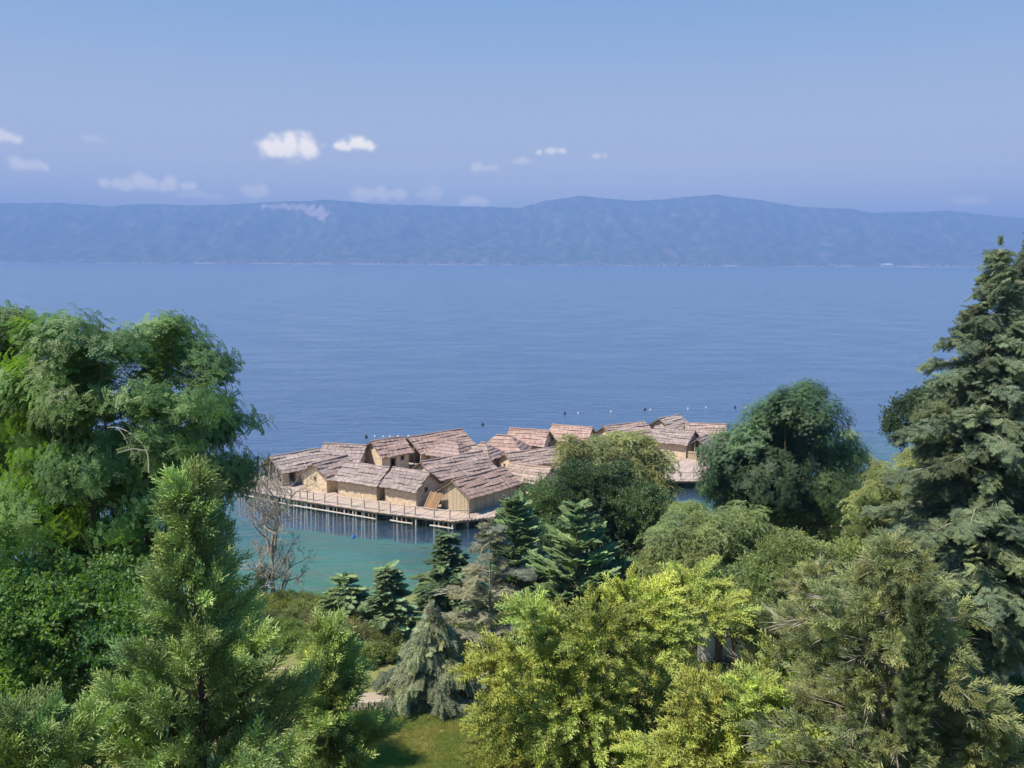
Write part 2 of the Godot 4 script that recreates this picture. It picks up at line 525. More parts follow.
func platform():
	var p := thing("stilt_platform", "wooden plank deck on pale log piles carrying the thatched village", "platform", Vector3(CORNER.x, 0, CORNER.z))
	var off := -p.position
	var b := Builder.new()
	var u := -33.3
	while u < 21.9:
		var c := crossings(u + 0.15)
		for k in range(0, c.size() - 1, 2):
			var v: float = c[k] - rng.randf() * 0.12
			while v < c[k + 1]:
				var l := minf(rng.randf_range(3, 6), c[k + 1] - v + 0.05)
				var s := rng.randf_range(.75, 1.15)
				b.col = Color(s, s * rng.randf_range(.93, 1.03), s * rng.randf_range(.9, 1.05))
				b.box(off + deck_at(u + 0.15, v + l * 0.5, -0.05 + rng.randf_range(-.012, .012)), ALONG * 0.138, Vector3.UP * 0.045, -INTO * (l * 0.5 - 0.01))
				v += l
		u += 0.3
	part("deck_planks", b.mesh(), mats.deck_wood, p, "stuff")
	# joists and edge beams under the planks
	b = Builder.new()
	for k in outline.size():
		var a := outline[k]
		var d := outline[(k + 1) % outline.size()]
		b.bar(off + deck_at(a.x, a.y + 0.25, -0.22), off + deck_at(d.x, d.y + 0.25, -0.22), 0.2, 0.22)
	part("edge_beam", b.mesh(), mats.timber, p)
	var pale := Builder.new()
	pale.tube([Vector3(0, 0, 0), Vector3(0.02, 2.2, 0.01), Vector3(-0.01, 5.0, 0)], [0.13, 0.125, 0.115], 7)
	var pile_mesh := pale.mesh()
	# a dense row of piles along the front, a looser forest of piles behind it
	var spots := []
	var gaps := [[-9.6, -7.9], [-4.6, -2.9]]
	u = -33.0
	while u < 0.2:
		var c := crossings(u)
		var skip := false
		for q in gaps:
			if u > q[0] and u < q[1]: skip = true
		if c.size() and not skip: spots.append([u, c[0] + 0.3 + rng.randf() * 0.1, 0])
		u += rng.randf_range(0.48, 0.66)
	u = -32.0
	while u < 1.0:
		var c := crossings(u)
		if c.size():
			for r in [1.6, 3.4, 5.6]:
				spots.append([u + rng.randf_range(-.3, .3), c[0] + r + rng.randf_range(-.3, .3), 1])
		u += rng.randf_range(1.7, 2.3)
	for k in 26:                                        # the side that faces the willows and the right-hand porch
		var q := k / 25.0
		var a := Vector2(0.2, 0.6).lerp(Vector2(14.3, 29.8), q * 1.4) if q < 0.7 else Vector2(14.3, 29.8).lerp(Vector2(21.4, 44), (q - 0.7) / 0.3)
		spots.append([a.x - 0.3, a.y + 0.2, 0])
		spots.append([a.x - 1.6, a.y + 1.4, 1])
	for s in spots:
		var o := part("pile", pile_mesh, mats.old_timber if s[2] == 0 and rng.randf() < .65 else mats.timber, p)
		o.position = off + deck_at(s[0], s[1]) + Vector3(0, -0.15 - 5.0 - DECK + DECK, 0)
		o.rotation = Vector3(rng.randf_range(-.03, .03), rng.randf() * 6, rng.randf_range(-.03, .03))
	# pale horizontal rails half way down the front piles
	for q in [[-31.5, -22.0], [-21.8, -9.8], [-7.9, -5.0], [-2.8, 0.1]]:
		for y in [-0.85]:
			b = Builder.new()
			var a: Vector3 = off + deck_at(q[0], crossings(q[0])[0] + 0.12, y)
			var d: Vector3 = off + deck_at(q[1], crossings(q[1] - 0.2)[0] + 0.12, y - 0.05)
			b.tube([a, a.lerp(d, .5) + Vector3(0, rng.randf_range(-.05, .05), 0), d], [0.1, 0.1, 0.09], 6)
			part("pile_rail", b.mesh(), mats.old_timber, p)
	# railing
	b = Builder.new()
	b.tube([Vector3.ZERO, Vector3(0.01, 1.12, 0)], [0.09, 0.085], 6)
	var post_mesh := b.mesh()
	var tops := []
	for q in [-24.8, -22.4, -21.0, -19.9, -19.0, -17.3, -15.4, -13.4, -11.5, -9.5, -8.0, -6.2, -4.8, -2.4, -0.5, 1.2]:
		var c: float = crossings(q)[0] + 0.35
		var o := part("railing_post", post_mesh, mats.deck_wood, p)
		o.position = off + deck_at(q, c, 0)
		o.rotation.z = rng.randf_range(-.04, .04)
		tops.append(off + deck_at(q, c, 0))
	for k in tops.size() - 1:
		b = Builder.new()
		b.tube([tops[k] + Vector3(0, 1.02, 0), tops[k + 1] + Vector3(0, 1.0 + rng.randf() * .04, 0)], [0.065, 0.065], 6)
		part("handrail", b.mesh(), mats.deck_wood, p)
	tops.clear()
	for q in [13.5, 15.0, 16.5, 18.0, 19.5]:
		var c: float = crossings(q)[0] + 0.35
		var o := part("railing_post", post_mesh, mats.deck_wood, p)
		o.position = off + deck_at(q, c, 0)
		tops.append(off + deck_at(q, c, 0))
	for k in tops.size() - 1:
		b = Builder.new()
		b.tube([tops[k] + Vector3(0, 1.02, 0), tops[k + 1] + Vector3(0, 1.0, 0)], [0.065, 0.065], 6)
		part("handrail", b.mesh(), mats.deck_wood, p)


func wall_slab(b: Builder, o: Vector3, x: Vector3, out: Vector3, w: float, h: float, holes: Array, thick := 0.2):
	# a wall from o along x, h high, its outer face towards out; holes are [left, bottom, width, height]
	var us := [0.0, w]
	var vs := [0.0, h]
	for q in holes:
		us.append_array([q[0], q[0] + q[2]])
		vs.append_array([q[1], q[1] + q[3]])
	us.sort()
	vs.sort()
	var y := Vector3.UP
	var inn := -out * thick
	for a in us.size() - 1:
		for d in vs.size() - 1:
			var u0: float = us[a]; var u1: float = us[a + 1]
			var v0: float = vs[d]; var v1: float = vs[d + 1]
			if u1 - u0 < 0.001 or v1 - v0 < 0.001: continue
			var open := false
			for q in holes:
				if (u0 + u1) * 0.5 > q[0] and (u0 + u1) * 0.5 < q[0] + q[2] and (v0 + v1) * 0.5 > q[1] and (v0 + v1) * 0.5 < q[1] + q[3]: open = true
			if open: continue
			b.quad(o + x * u0 + y * v0, o + x * u1 + y * v0, o + x * u1 + y * v1, o + x * u0 + y * v1)
			b.quad(o + inn + x * u1 + y * v0, o + inn + x * u0 + y * v0, o + inn + x * u0 + y * v1, o + inn + x * u1 + y * v1)
	for q in holes:
		var p := [o + x * q[0] + y * q[1], o + x * (q[0] + q[2]) + y * q[1], o + x * (q[0] + q[2]) + y * (q[1] + q[3]), o + x * q[0] + y * (q[1] + q[3])]
		for k in 4:
			var a: Vector3 = p[k]
			var d: Vector3 = p[(k + 1) % 4]
			b.quad(a, d, d + inn, a + inn)


func opening_frame(parent: Node, o: Vector3, x: Vector3, out: Vector3, q: Array, door := false):
	var b := Builder.new()
	var y := Vector3.UP
	var c: Vector3 = o + x * (q[0] + q[2] * 0.5) + y * (q[1] + q[3] * 0.5) - out * 0.04
	var t := 0.05
	b.box(c + y * (q[3] * 0.5 + t * 0.4), x * (q[2] * 0.5 + 0.14), y * t, out * 0.075)
	if not door: b.box(c - y * (q[3] * 0.5 + t * 0.4), x * (q[2] * 0.5 + 0.14), y * t, out * 0.075)
	b.box(c + x * (q[2] * 0.5 + t * 0.4), x * t, y * (q[3] * 0.5 - 0.04), out * 0.07)
	b.box(c - x * (q[2] * 0.5 + t * 0.4), x * t, y * (q[3] * 0.5 - 0.04), out * 0.07)
	var f := part("door_frame" if door else "window_frame", b.mesh(), mats.timber, parent)
	if door:                                            # door leaf of boards, swung open into the dark house
		b = Builder.new()
		var hinge: Vector3 = c - x * (q[2] * 0.5 - 0.03) - out * 0.2
		for k in 4:
			b.box(hinge - out * (q[2] * (k + 0.5) * 0.25), out * (q[2] * 0.12), y * (q[3] * 0.5 - 0.03), x * 0.02)
		part("door_leaf", b.mesh(), mats.dark_wood, f)


func thatch_course(l: float, up: Vector3, down: Vector3, nrm: Vector3, tone: Color, wob: float) -> ArrayMesh:
	# one layer of reeds: from up to down (points on the slope at z 0), l long, ragged along its lower edge
	var b := Builder.new()
	var cuts := int(l / 0.14)
	var slope := (down - up).normalized()
	var prev := []
	var uo := rng.randf() * 5
	for k in cuts + 1:
		var z := (float(k) / cuts - 0.5) * l
		var j := rng.randf_range(-.09, .06)
		var lift := 0.07 + rng.randf_range(-.025, .035)
		var sag := sin(z * 0.9 + wob) * 0.05
		var row := [up + nrm * (0.015 + sag) + Vector3(0, 0, z), down + slope * j + nrm * (lift + sag) + Vector3(0, 0, z), down + slope * (j - 0.03) + nrm * (-0.02 + sag) + Vector3(0, 0, z)]
		if prev.size():
			var s := rng.randf_range(.66, 1.2)
			b.col = Color(tone.r * s, tone.g * s * rng.randf_range(.95, 1.04), tone.b * s * rng.randf_range(.92, 1.06))
			var u0 := uo + z - l / cuts
			var u1 := uo + z
			if nrm.x > 0:
				b.quad(prev[1], row[1], row[0], prev[0], Vector2(u0, 1), Vector2(u1, 1), Vector2(u1, 0), Vector2(u0, 0))
				b.quad(prev[2], row[2], row[1], prev[1], Vector2(u0, 1.2), Vector2(u1, 1.2), Vector2(u1, 1), Vector2(u0, 1))
				b.quad(prev[0], row[0], row[2], prev[2], Vector2(u0, 0), Vector2(u1, 0), Vector2(u1, 1), Vector2(u0, 1))
			else:
				b.quad(row[1], prev[1], prev[0], row[0], Vector2(u1, 1), Vector2(u0, 1), Vector2(u0, 0), Vector2(u1, 0))
				b.quad(row[2], prev[2], prev[1], row[1], Vector2(u1, 1.2), Vector2(u0, 1.2), Vector2(u0, 1), Vector2(u1, 1))
				b.quad(row[0], prev[0], prev[2], row[2], Vector2(u1, 0), Vector2(u0, 0), Vector2(u0, 1), Vector2(u1, 1))
		prev = row
	return b.mesh()


func house(q: Dictionary):
	# ridge along local z; front gable towards +z
	var dir: Vector3 = (-INTO if q.axis == "v" else ALONG).rotated(Vector3.UP, -q.get("turn", 0.0))
	var o := thing("thatched_house", q.label, "house", deck_at(q.u, q.v), atan2(dir.x, dir.z), "thatched houses on the stilt platform")
	var l: float = q.l
	var w: float = q.w
	var h: float = q.h
	var rise: float = q.rise
	var mat: Material = mats.daub if not q.get("reed") else mats.reed_wall
	var hl := l * 0.5
	var hw := w * 0.5
	var sides := {
		"front": [Vector3(-hw, 0, hl), Vector3.RIGHT, Vector3.BACK, w], "back": [Vector3(hw, 0, -hl), Vector3.LEFT, Vector3.FORWARD, w],
		"right": [Vector3(hw, 0, hl), Vector3.FORWARD, Vector3.RIGHT, l], "left": [Vector3(-hw, 0, -hl), Vector3.BACK, Vector3.LEFT, l]}
	var holes: Dictionary = q.get("holes", {})
	var hip: bool = q.get("hip", false)
	for s in sides:
		var a: Array = sides[s]
		if s == "front" and q.get("open"):              # open porch: corner posts instead of a wall
			for x in [-hw + 0.1, -hw * 0.35, hw * 0.35, hw - 0.1]:
				var pb := Builder.new()
				pb.tube([Vector3(x, 0, hl), Vector3(x + 0.03, h + rise * (1 - absf(x) / hw) - 0.05, hl)], [0.08, 0.07], 6)
				part("porch_post", pb.mesh(), mats.old_timber, o)
			continue
		var hs: Array = holes.get(s, [])
		var b := Builder.new()
		if s in ["front", "back"]:                      # end walls stand between the long walls
			wall_slab(b, a[0] + a[1] * 0.2, a[1], a[2], a[3] - 0.4, h, hs)
		else:
			wall_slab(b, a[0], a[1], a[2], a[3], h, hs)
			for k in [0, 1]:                            # close the wall's ends
				var e: Vector3 = a[0] + a[1] * a[3] * k
				var i := -(a[2] as Vector3) * 0.2
				if k == 0: b.quad(e + i, e, e + Vector3(0, h, 0), e + i + Vector3(0, h, 0))
				else: b.quad(e, e + i, e + i + Vector3(0, h, 0), e + Vector3(0, h, 0))
		if s in ["front", "back"] and not hip:          # gable triangle
			var g: Vector3 = a[0] + Vector3(0, h, 0)
			var x: Vector3 = a[1]
			var i := -(a[2] as Vector3) * 0.2
			b.tri(g, g + x * w, g + x * hw + Vector3(0, rise, 0))
			b.tri(g + i + x * w, g + i, g + i + x * hw + Vector3(0, rise, 0))
		part("wall", b.mesh(), mat, o)
		if q.get("reed"):                               # upright reed bundles on the wall face
			b = Builder.new()
			var k := 0.1
			while k < a[3] - 0.05:
				var top := h + (rise * (1 - absf(k - hw) / hw) - 0.05 if s in ["front", "back"] else 0.0)
				var t := rng.randf_range(.7, 1.12)
				b.col = Color(t, t * .97, t * .92)
				b.box(a[0] + a[1] * k + a[2] * rng.randf_range(.02, .035) + Vector3(0, top * 0.5, 0), a[1] * 0.075, Vector3(0, top * 0.5, 0), a[2] * 0.03)
				k += 0.17
			part("reed_cladding", b.mesh(), mat, o, "stuff")
		for r in hs:
			opening_frame(o, a[0] + (a[1] * 0.2 if s in ["front", "back"] else Vector3.ZERO), a[1], a[2], r, r[3] > 1.2)
	# roof: overlapping courses of reed
	var over: float = q.get("over", 0.62)
	var pitch := rise / hw
	var tone: Color = q.tone
	var b := Builder.new()
	var rl := l + (0.9 if not hip else 0.0)
	var lowx := hw + over
	for s in [-1.0, 1.0]:                               # boarding under the thatch
		var e := Vector3(s * lowx, h - over * pitch + 0.02, 0)
		var r := Vector3(0, h + rise + 0.02, 0)
		var z := Vector3(0, 0, rl * 0.5 - 0.12)
		if not hip:
			var th := Vector3(0, 0.08, 0)
			if s > 0:
				b.quad(e + z + th, e - z + th, r - z + th, r + z + th)
				b.quad(e - z, e + z, r + z, r - z)
				b.quad(e - z, e - z + th, e + z + th, e + z)
				b.quad(e + z, e + z + th, r + z + th, r + z)
				b.quad(r - z, r - z + th, e - z + th, e - z)
			else:
				b.quad(e - z + th, e + z + th, r + z + th, r - z + th)
				b.quad(e + z, e - z, r - z, r + z)
				b.quad(e + z, e + z + th, e - z + th, e - z)
				b.quad(r + z, r + z + th, e + z + th, e + z)
				b.quad(e - z, e - z + th, r - z + th, r - z)
	var roof: MeshInstance3D
	if not hip:
		roof = part("roof", b.mesh(), mats.timber, o)
	else:                                               # four slopes that meet at a short ridge
		var lz := hl + over
		var rz := maxf(hl - hw * 0.75, 0.3)
		var y0 := h - over * pitch
		var y1 := h + rise
		var p := [Vector3(-lowx, y0, lz), Vector3(lowx, y0, lz), Vector3(lowx, y0, -lz), Vector3(-lowx, y0, -lz)]
		var r0 := Vector3(0, y1, rz)
		var r1 := Vector3(0, y1, -rz)
		b.tri(p[0], p[1], r0)
		b.quad(p[1], p[2], r1, r0)
		b.tri(p[2], p[3], r1)
		b.quad(p[3], p[0], r0, r1)
		roof = part("roof", b.mesh(), mats.timber, o)
		for f in [[p[0], p[1], r0, r0], [p[1], p[2], r1, r0], [p[2], p[3], r1, r1], [p[3], p[0], r0, r1]]:
			hip_courses(roof, f, tone)
	if not hip:
		var run := Vector2(lowx, rise + over * pitch).length()
		var n := maxi(4, int(round(run / 0.5)))
		for s in [-1.0, 1.0]:
			var top := Vector3(0, h + rise + 0.12, 0)
			var low := Vector3(s * (lowx + 0.08), h - over * pitch + 0.08, 0)
			var nrm := Vector3(s * pitch, 1, 0).normalized()
			for k in n:
				var a := top.lerp(low, maxf(0.0, (k - 0.25) / n))
				var d := top.lerp(low, (k + 1.0) / n)
				var v := rng.randf_range(.82, 1.14)
				part("thatch_course", thatch_course(rl + rng.randf_range(-.12, .12), a, d, nrm, Color(tone.r * v, tone.g * v, tone.b * v), rng.randf() * 6), mats.thatch, roof)
	# ridge bundle
	b = Builder.new()
	b.col = Color(tone.r * 0.9, tone.g * 0.88, tone.b * 0.9)
	var rr := rl * 0.5 if not hip else maxf(hl - hw * 0.75, 0.3)
	var pts := []
	var rad := []
	for k in 9:
		pts.append(Vector3(rng.randf_range(-.03, .03), h + rise + 0.15 + rng.randf_range(-.03, .03), lerpf(-rr, rr, k / 8.0)))
		rad.append(rng.randf_range(.1, .14))
	b.tube(pts, rad, 6)
	part("ridge_bundle", b.mesh(), mats.thatch, roof)
	if not hip:
		for s in [-1.0, 1.0]:                           # barge poles at the gable ends
			for e in [-1.0, 1.0]:
				b = Builder.new()
				var z: float = e * (rl * 0.5 - 0.02)
				b.tube([Vector3(s * (lowx + 0.05), h - over * pitch - 0.03, z), Vector3(-s * 0.12, h + rise + 0.1, z)], [0.06, 0.055], 6)
				part("barge_pole", b.mesh(), mats.timber, roof)
	return o


func hip_courses(roof: Node, f: Array, tone: Color):
	var n := 5
	for k in n:
		var t0 := maxf(0.0, (k - 0.0) / n)
		var t1 := (k + 1.25) / n
		var b := Builder.new()
		var a0: Vector3 = f[0].lerp(f[3], t0)
		var a1: Vector3 = f[1].lerp(f[2], t0)
		var c1: Vector3 = f[1].lerp(f[2], minf(t1, 1.0))
		var c0: Vector3 = f[0].lerp(f[3], minf(t1, 1.0))
		var nrm: Vector3 = (f[1] - f[0]).cross(f[3] - f[0]).normalized()
		var cuts := maxi(3, int((a1 - a0).length() / 0.25))
		var v := rng.randf_range(.82, 1.14)
		var down := (a0 - c0).normalized()
		var j0 := 0.0
		var l0 := 0.13
		for q in cuts:
			var x0 := float(q) / cuts
			var x1 := float(q + 1) / cuts
			var j1 := rng.randf_range(-.06, .1)
			var l1 := 0.12 + rng.randf_range(-.03, .04)
			var s := rng.randf_range(.75, 1.15) * v
			b.col = Color(tone.r * s, tone.g * s, tone.b * s)
			var p0 := a0.lerp(a1, x0) + nrm * l0 + down * j0
			var p1 := a0.lerp(a1, x1) + nrm * l1 + down * j1
			var p2 := c0.lerp(c1, x1) + nrm * 0.03
			var p3 := c0.lerp(c1, x0) + nrm * 0.03
			b.quad(p0, p1, p2, p3, Vector2(x0 * 6, 0), Vector2(x1 * 6, 0), Vector2(x1 * 6, 1), Vector2(x0 * 6, 1))
			b.quad(p0 - nrm * 0.11, p1 - nrm * 0.11, p1, p0)
			j0 = j1
			l0 = l1
		part("thatch_course", b.mesh(), mats.thatch, roof)


func village():
	platform()
	var pink := Color(.42, .325, .30)
	var rust := Color(.44, .315, .28)
	var grey := Color(.345, .29, .285)
	var pale := Color(.45, .375, .345)
	var list := [
		{"u": -28.3, "v": 6.6, "l": 6.6, "w": 4.2, "h": 2.1, "rise": 1.35, "axis": "v", "turn": 0.25, "tone": pale, "open": true, "label": "thatched house at the deck's outer end with an open post-framed gable", "holes": {"right": [[1.0, .1, .9, 1.75]]}},
		{"u": -21.8, "v": 5.9, "l": 5.4, "w": 4.1, "h": 2.05, "rise": 1.3, "axis": "v", "turn": 0.1, "tone": pink, "label": "small thatched house whose sunlit cream gable has one square window", "holes": {"front": [[1.65, 1.35, .42, .42]]}},
		{"u": -15.3, "v": 5.1, "l": 5.8, "w": 4.3, "h": 2.2, "rise": 1.35, "axis": "u", "tone": grey, "label": "grey thatched house, its long cream wall facing the handrail", "holes": {"right": [[1.7, 1.3, .45, .45]], "left": []}},
		{"u": -8.9, "v": 5.2, "l": 4.7, "w": 4.3, "h": 2.2, "rise": 1.4, "axis": "u", "turn": 0.06, "tone": grey, "label": "grey thatched house with a shaded gable and window beside the reed hut", "holes": {"front": [[1.5, 1.45, .5, .45]], "right": [[4.0, 1.5, .5, .45]]}},
		{"u": -1.1, "v": 8.0, "l": 8.6, "w": 4.2, "h": 2.15, "rise": 1.3, "axis": "v", "turn": 0.2, "tone": rust, "reed": true, "label": "hut clad in upright reeds at the deck's front corner"},
		{"u": -7.9, "v": 13.0, "l": 9.2, "w": 5.0, "h": 2.4, "rise": 1.5, "axis": "v", "turn": 0.34, "tone": pink, "label": "long thatched house with one dark window under its eave", "holes": {"right": [[6.9, 1.2, .8, .6]]}},
		{"u": -20.6, "v": 16.6, "l": 4.4, "w": 3.9, "h": 2.9, "rise": 1.4, "axis": "v", "turn": 0.35, "tone": rust, "label": "tall narrow thatched house with a dark door and a sunlit gable", "holes": {"right": [[1.4, .3, .8, 1.8], [3.1, 1.7, .5, .5]]}},
		{"u": -25.3, "v": 13.4, "l": 5.4, "w": 4.2, "h": 2.3, "rise": 1.35, "axis": "u", "turn": -0.3, "tone": grey, "label": "thatched house whose shaded gable touches the tall narrow house", "holes": {"front": [[2.0, 1.0, .5, .45]]}},
		{"u": -18.0, "v": 24.8, "l": 9.0, "w": 5.0, "h": 2.5, "rise": 1.5, "axis": "v", "turn": 0.34, "tone": rust, "label": "long rust thatched house with a dark open gable on the lake side", "open": true},
		{"u": -13.6, "v": 22.3, "l": 4.8, "w": 4.2, "h": 2.4, "rise": 1.4, "axis": "u", "hip": true, "tone": Color(.38, .295, .275), "label": "hipped thatched house touching the long rust roof"},
		{"u": -9.3, "v": 23.4, "l": 3.8, "w": 3.9, "h": 2.4, "rise": 1.3, "axis": "u", "hip": true, "tone": pink, "label": "little hipped thatched hut behind the long house"},
		{"u": -9.1, "v": 29.0, "l": 5.8, "w": 4.6, "h": 2.2, "rise": 1.6, "axis": "u", "hip": true, "turn": -0.25, "tone": rust, "label": "hipped thatched house rising behind the little hipped hut"},
		{"u": -8.1, "v": 35.2, "l": 5.4, "w": 4.6, "h": 2.3, "rise": 1.45, "axis": "u", "turn": -0.15, "tone": rust, "label": "thatched house with a bare shaded gable at the lake edge", "holes": {"front": [[3.0, .1, .8, 1.7]]}},
		{"u": -3.6, "v": 40.7, "l": 5.6, "w": 4.6, "h": 2.35, "rise": 1.45, "axis": "u", "turn": -0.1, "tone": rust, "label": "thatched house behind the willow with its ridge above the lake"},
		{"u": -3.1, "v": 25.6, "l": 7.6, "w": 4.2, "h": 1.75, "rise": 1.1, "axis": "v", "turn": 0.5, "tone": pink, "label": "low thatched house with a sunlit little gable and window", "holes": {"front": [[1.0, .9, .4, .5]]}},
		{"u": 1.6, "v": 16.2, "l": 5.0, "w": 4.4, "h": 1.9, "rise": 1.2, "axis": "u", "tone": Color(.43, .34, .3), "label": "low thatched house tucked behind the reed hut"},
		{"u": 7.2, "v": 54.6, "l": 4.8, "w": 4.6, "h": 2.6, "rise": 1.5, "axis": "v", "turn": 0.3, "tone": pale, "label": "thatched house with the highest gable beside the porch house"},
		{"u": 2.5, "v": 46.8, "l": 7.6, "w": 4.6, "h": 2.3, "rise": 1.4, "axis": "v", "turn": 0.5, "tone": pink, "label": "long thatched house showing only its roof above the willow"},
		{"u": 10.6, "v": 46.8, "l": 5.6, "w": 4.3, "h": 2.3, "rise": 1.4, "axis": "u", "turn": 0.12, "tone": grey, "label": "thatched house with a dark doorway and two windows above open deck", "holes": {"right": [[1.0, 1.35, .45, .45], [2.35, .05, .8, 1.85], [4.2, 1.35, .45, .45]]}},
		{"u": 14.9, "v": 46.4, "l": 3.0, "w": 2.9, "h": 1.95, "rise": 0.95, "axis": "v", "turn": 0.1, "tone": grey, "open": true, "over": 0.35, "label": "small open porch hut with posts and a reed screen", "holes": {"back": []}},
		{"u": 13.6, "v": 52.6, "l": 5.4, "w": 4.6, "h": 2.35, "rise": 1.45, "axis": "u", "turn": -0.4, "tone": pink, "label": "thatched house peeping out behind the small porch hut"},
	]
	for q in list:
		house(q)
	# reed screen of the porch hut, brushwood before the outer house, reed lean-to
	var s := thing("reed_screen", "low reed screen standing before the small porch hut", "screen", deck_at(14.2, 44.0), atan2(-INTO.x, -INTO.z))
	var b := Builder.new()
	for k in 9:
		var t := rng.randf_range(.75, 1.1)
		b.col = Color(t, t * .95, t * .9)
		b.box(Vector3(-0.6 + k * 0.15, 0.6, rng.randf_range(-.01, .01)), Vector3(.066, 0, 0), Vector3(0, .6 + rng.randf() * .05, 0), Vector3(0, 0, .03))
	part("reeds", b.mesh(), mats.reed_wall, s)
	b = Builder.new()
	b.bar(Vector3(-.75, .95, .06), Vector3(.75, .95, .06), .05, .05)
	part("cross_bar", b.mesh(), mats.timber, s)
	s = thing("porch_door", "dark plank door standing inside the small porch hut", "door", deck_at(15.5, 44.9), atan2(-INTO.x, -INTO.z))
	b = Builder.new()
	for k in 4:
		b.box(Vector3(-.3 + k * .2, .92, 0), Vector3(.095, 0, 0), Vector3(0, .9, 0), Vector3(0, 0, .025))
	part("boards", b.mesh(), mats.dark_wood, s)
	b = Builder.new()
	for x in [-.46, .46]:
		b.bar(Vector3(x, 0, 0), Vector3(x, 1.95, 0), .1, .1)
	b.bar(Vector3(-.55, 1.99, 0), Vector3(.55, 1.99, 0), .1, .08)
	part("door_frame", b.mesh(), mats.old_timber, s)
	s = thing("brushwood_rack", "rack of crossed dead branches before the outer house", "brushwood", deck_at(-29.8, 1.9))
	for k in 26:
		b = Builder.new()
		var a := Vector3(rng.randf_range(-2.4, 2.2), 0.04, rng.randf_range(-.8, .8))
		var d := Vector3(rng.randf_range(-.7, .7), rng.randf_range(1.2, 2.6), rng.randf_range(-.4, .4))
		b.tube([a, a + d * 0.5 + Vector3(rng.randf_range(-.12, .12), 0, 0), a + d], [.05, .04, .018], 5)
		part("branch", b.mesh(), mats.old_timber, s)
	s = thing("reed_lean_to", "brown lean-to of sloping reeds between the shaded gable and reed hut", "lean-to", deck_at(-4.6, 3.6), atan2(ALONG.x, ALONG.z) - PI / 2)
	b = Builder.new()
	for k in 12:
		var t := rng.randf_range(.7, 1.05)
		b.col = Color(t * .85, t * .66, t * .55)
		var a := Vector3(-0.9 + k * 0.15, 0.03, 1.0)
		b.bar(a, a + Vector3(0.5, 1.85 + rng.randf() * .1, -0.9), .14, .06)
	part("reeds", b.mesh(), mats.reed_wall, s)
	b = Builder.new()
	b.bar(Vector3(-.45, 1.72, 0.14), Vector3(1.35, 1.78, 0.14), .07, .07)
	part("cross_bar", b.mesh(), mats.timber, s)


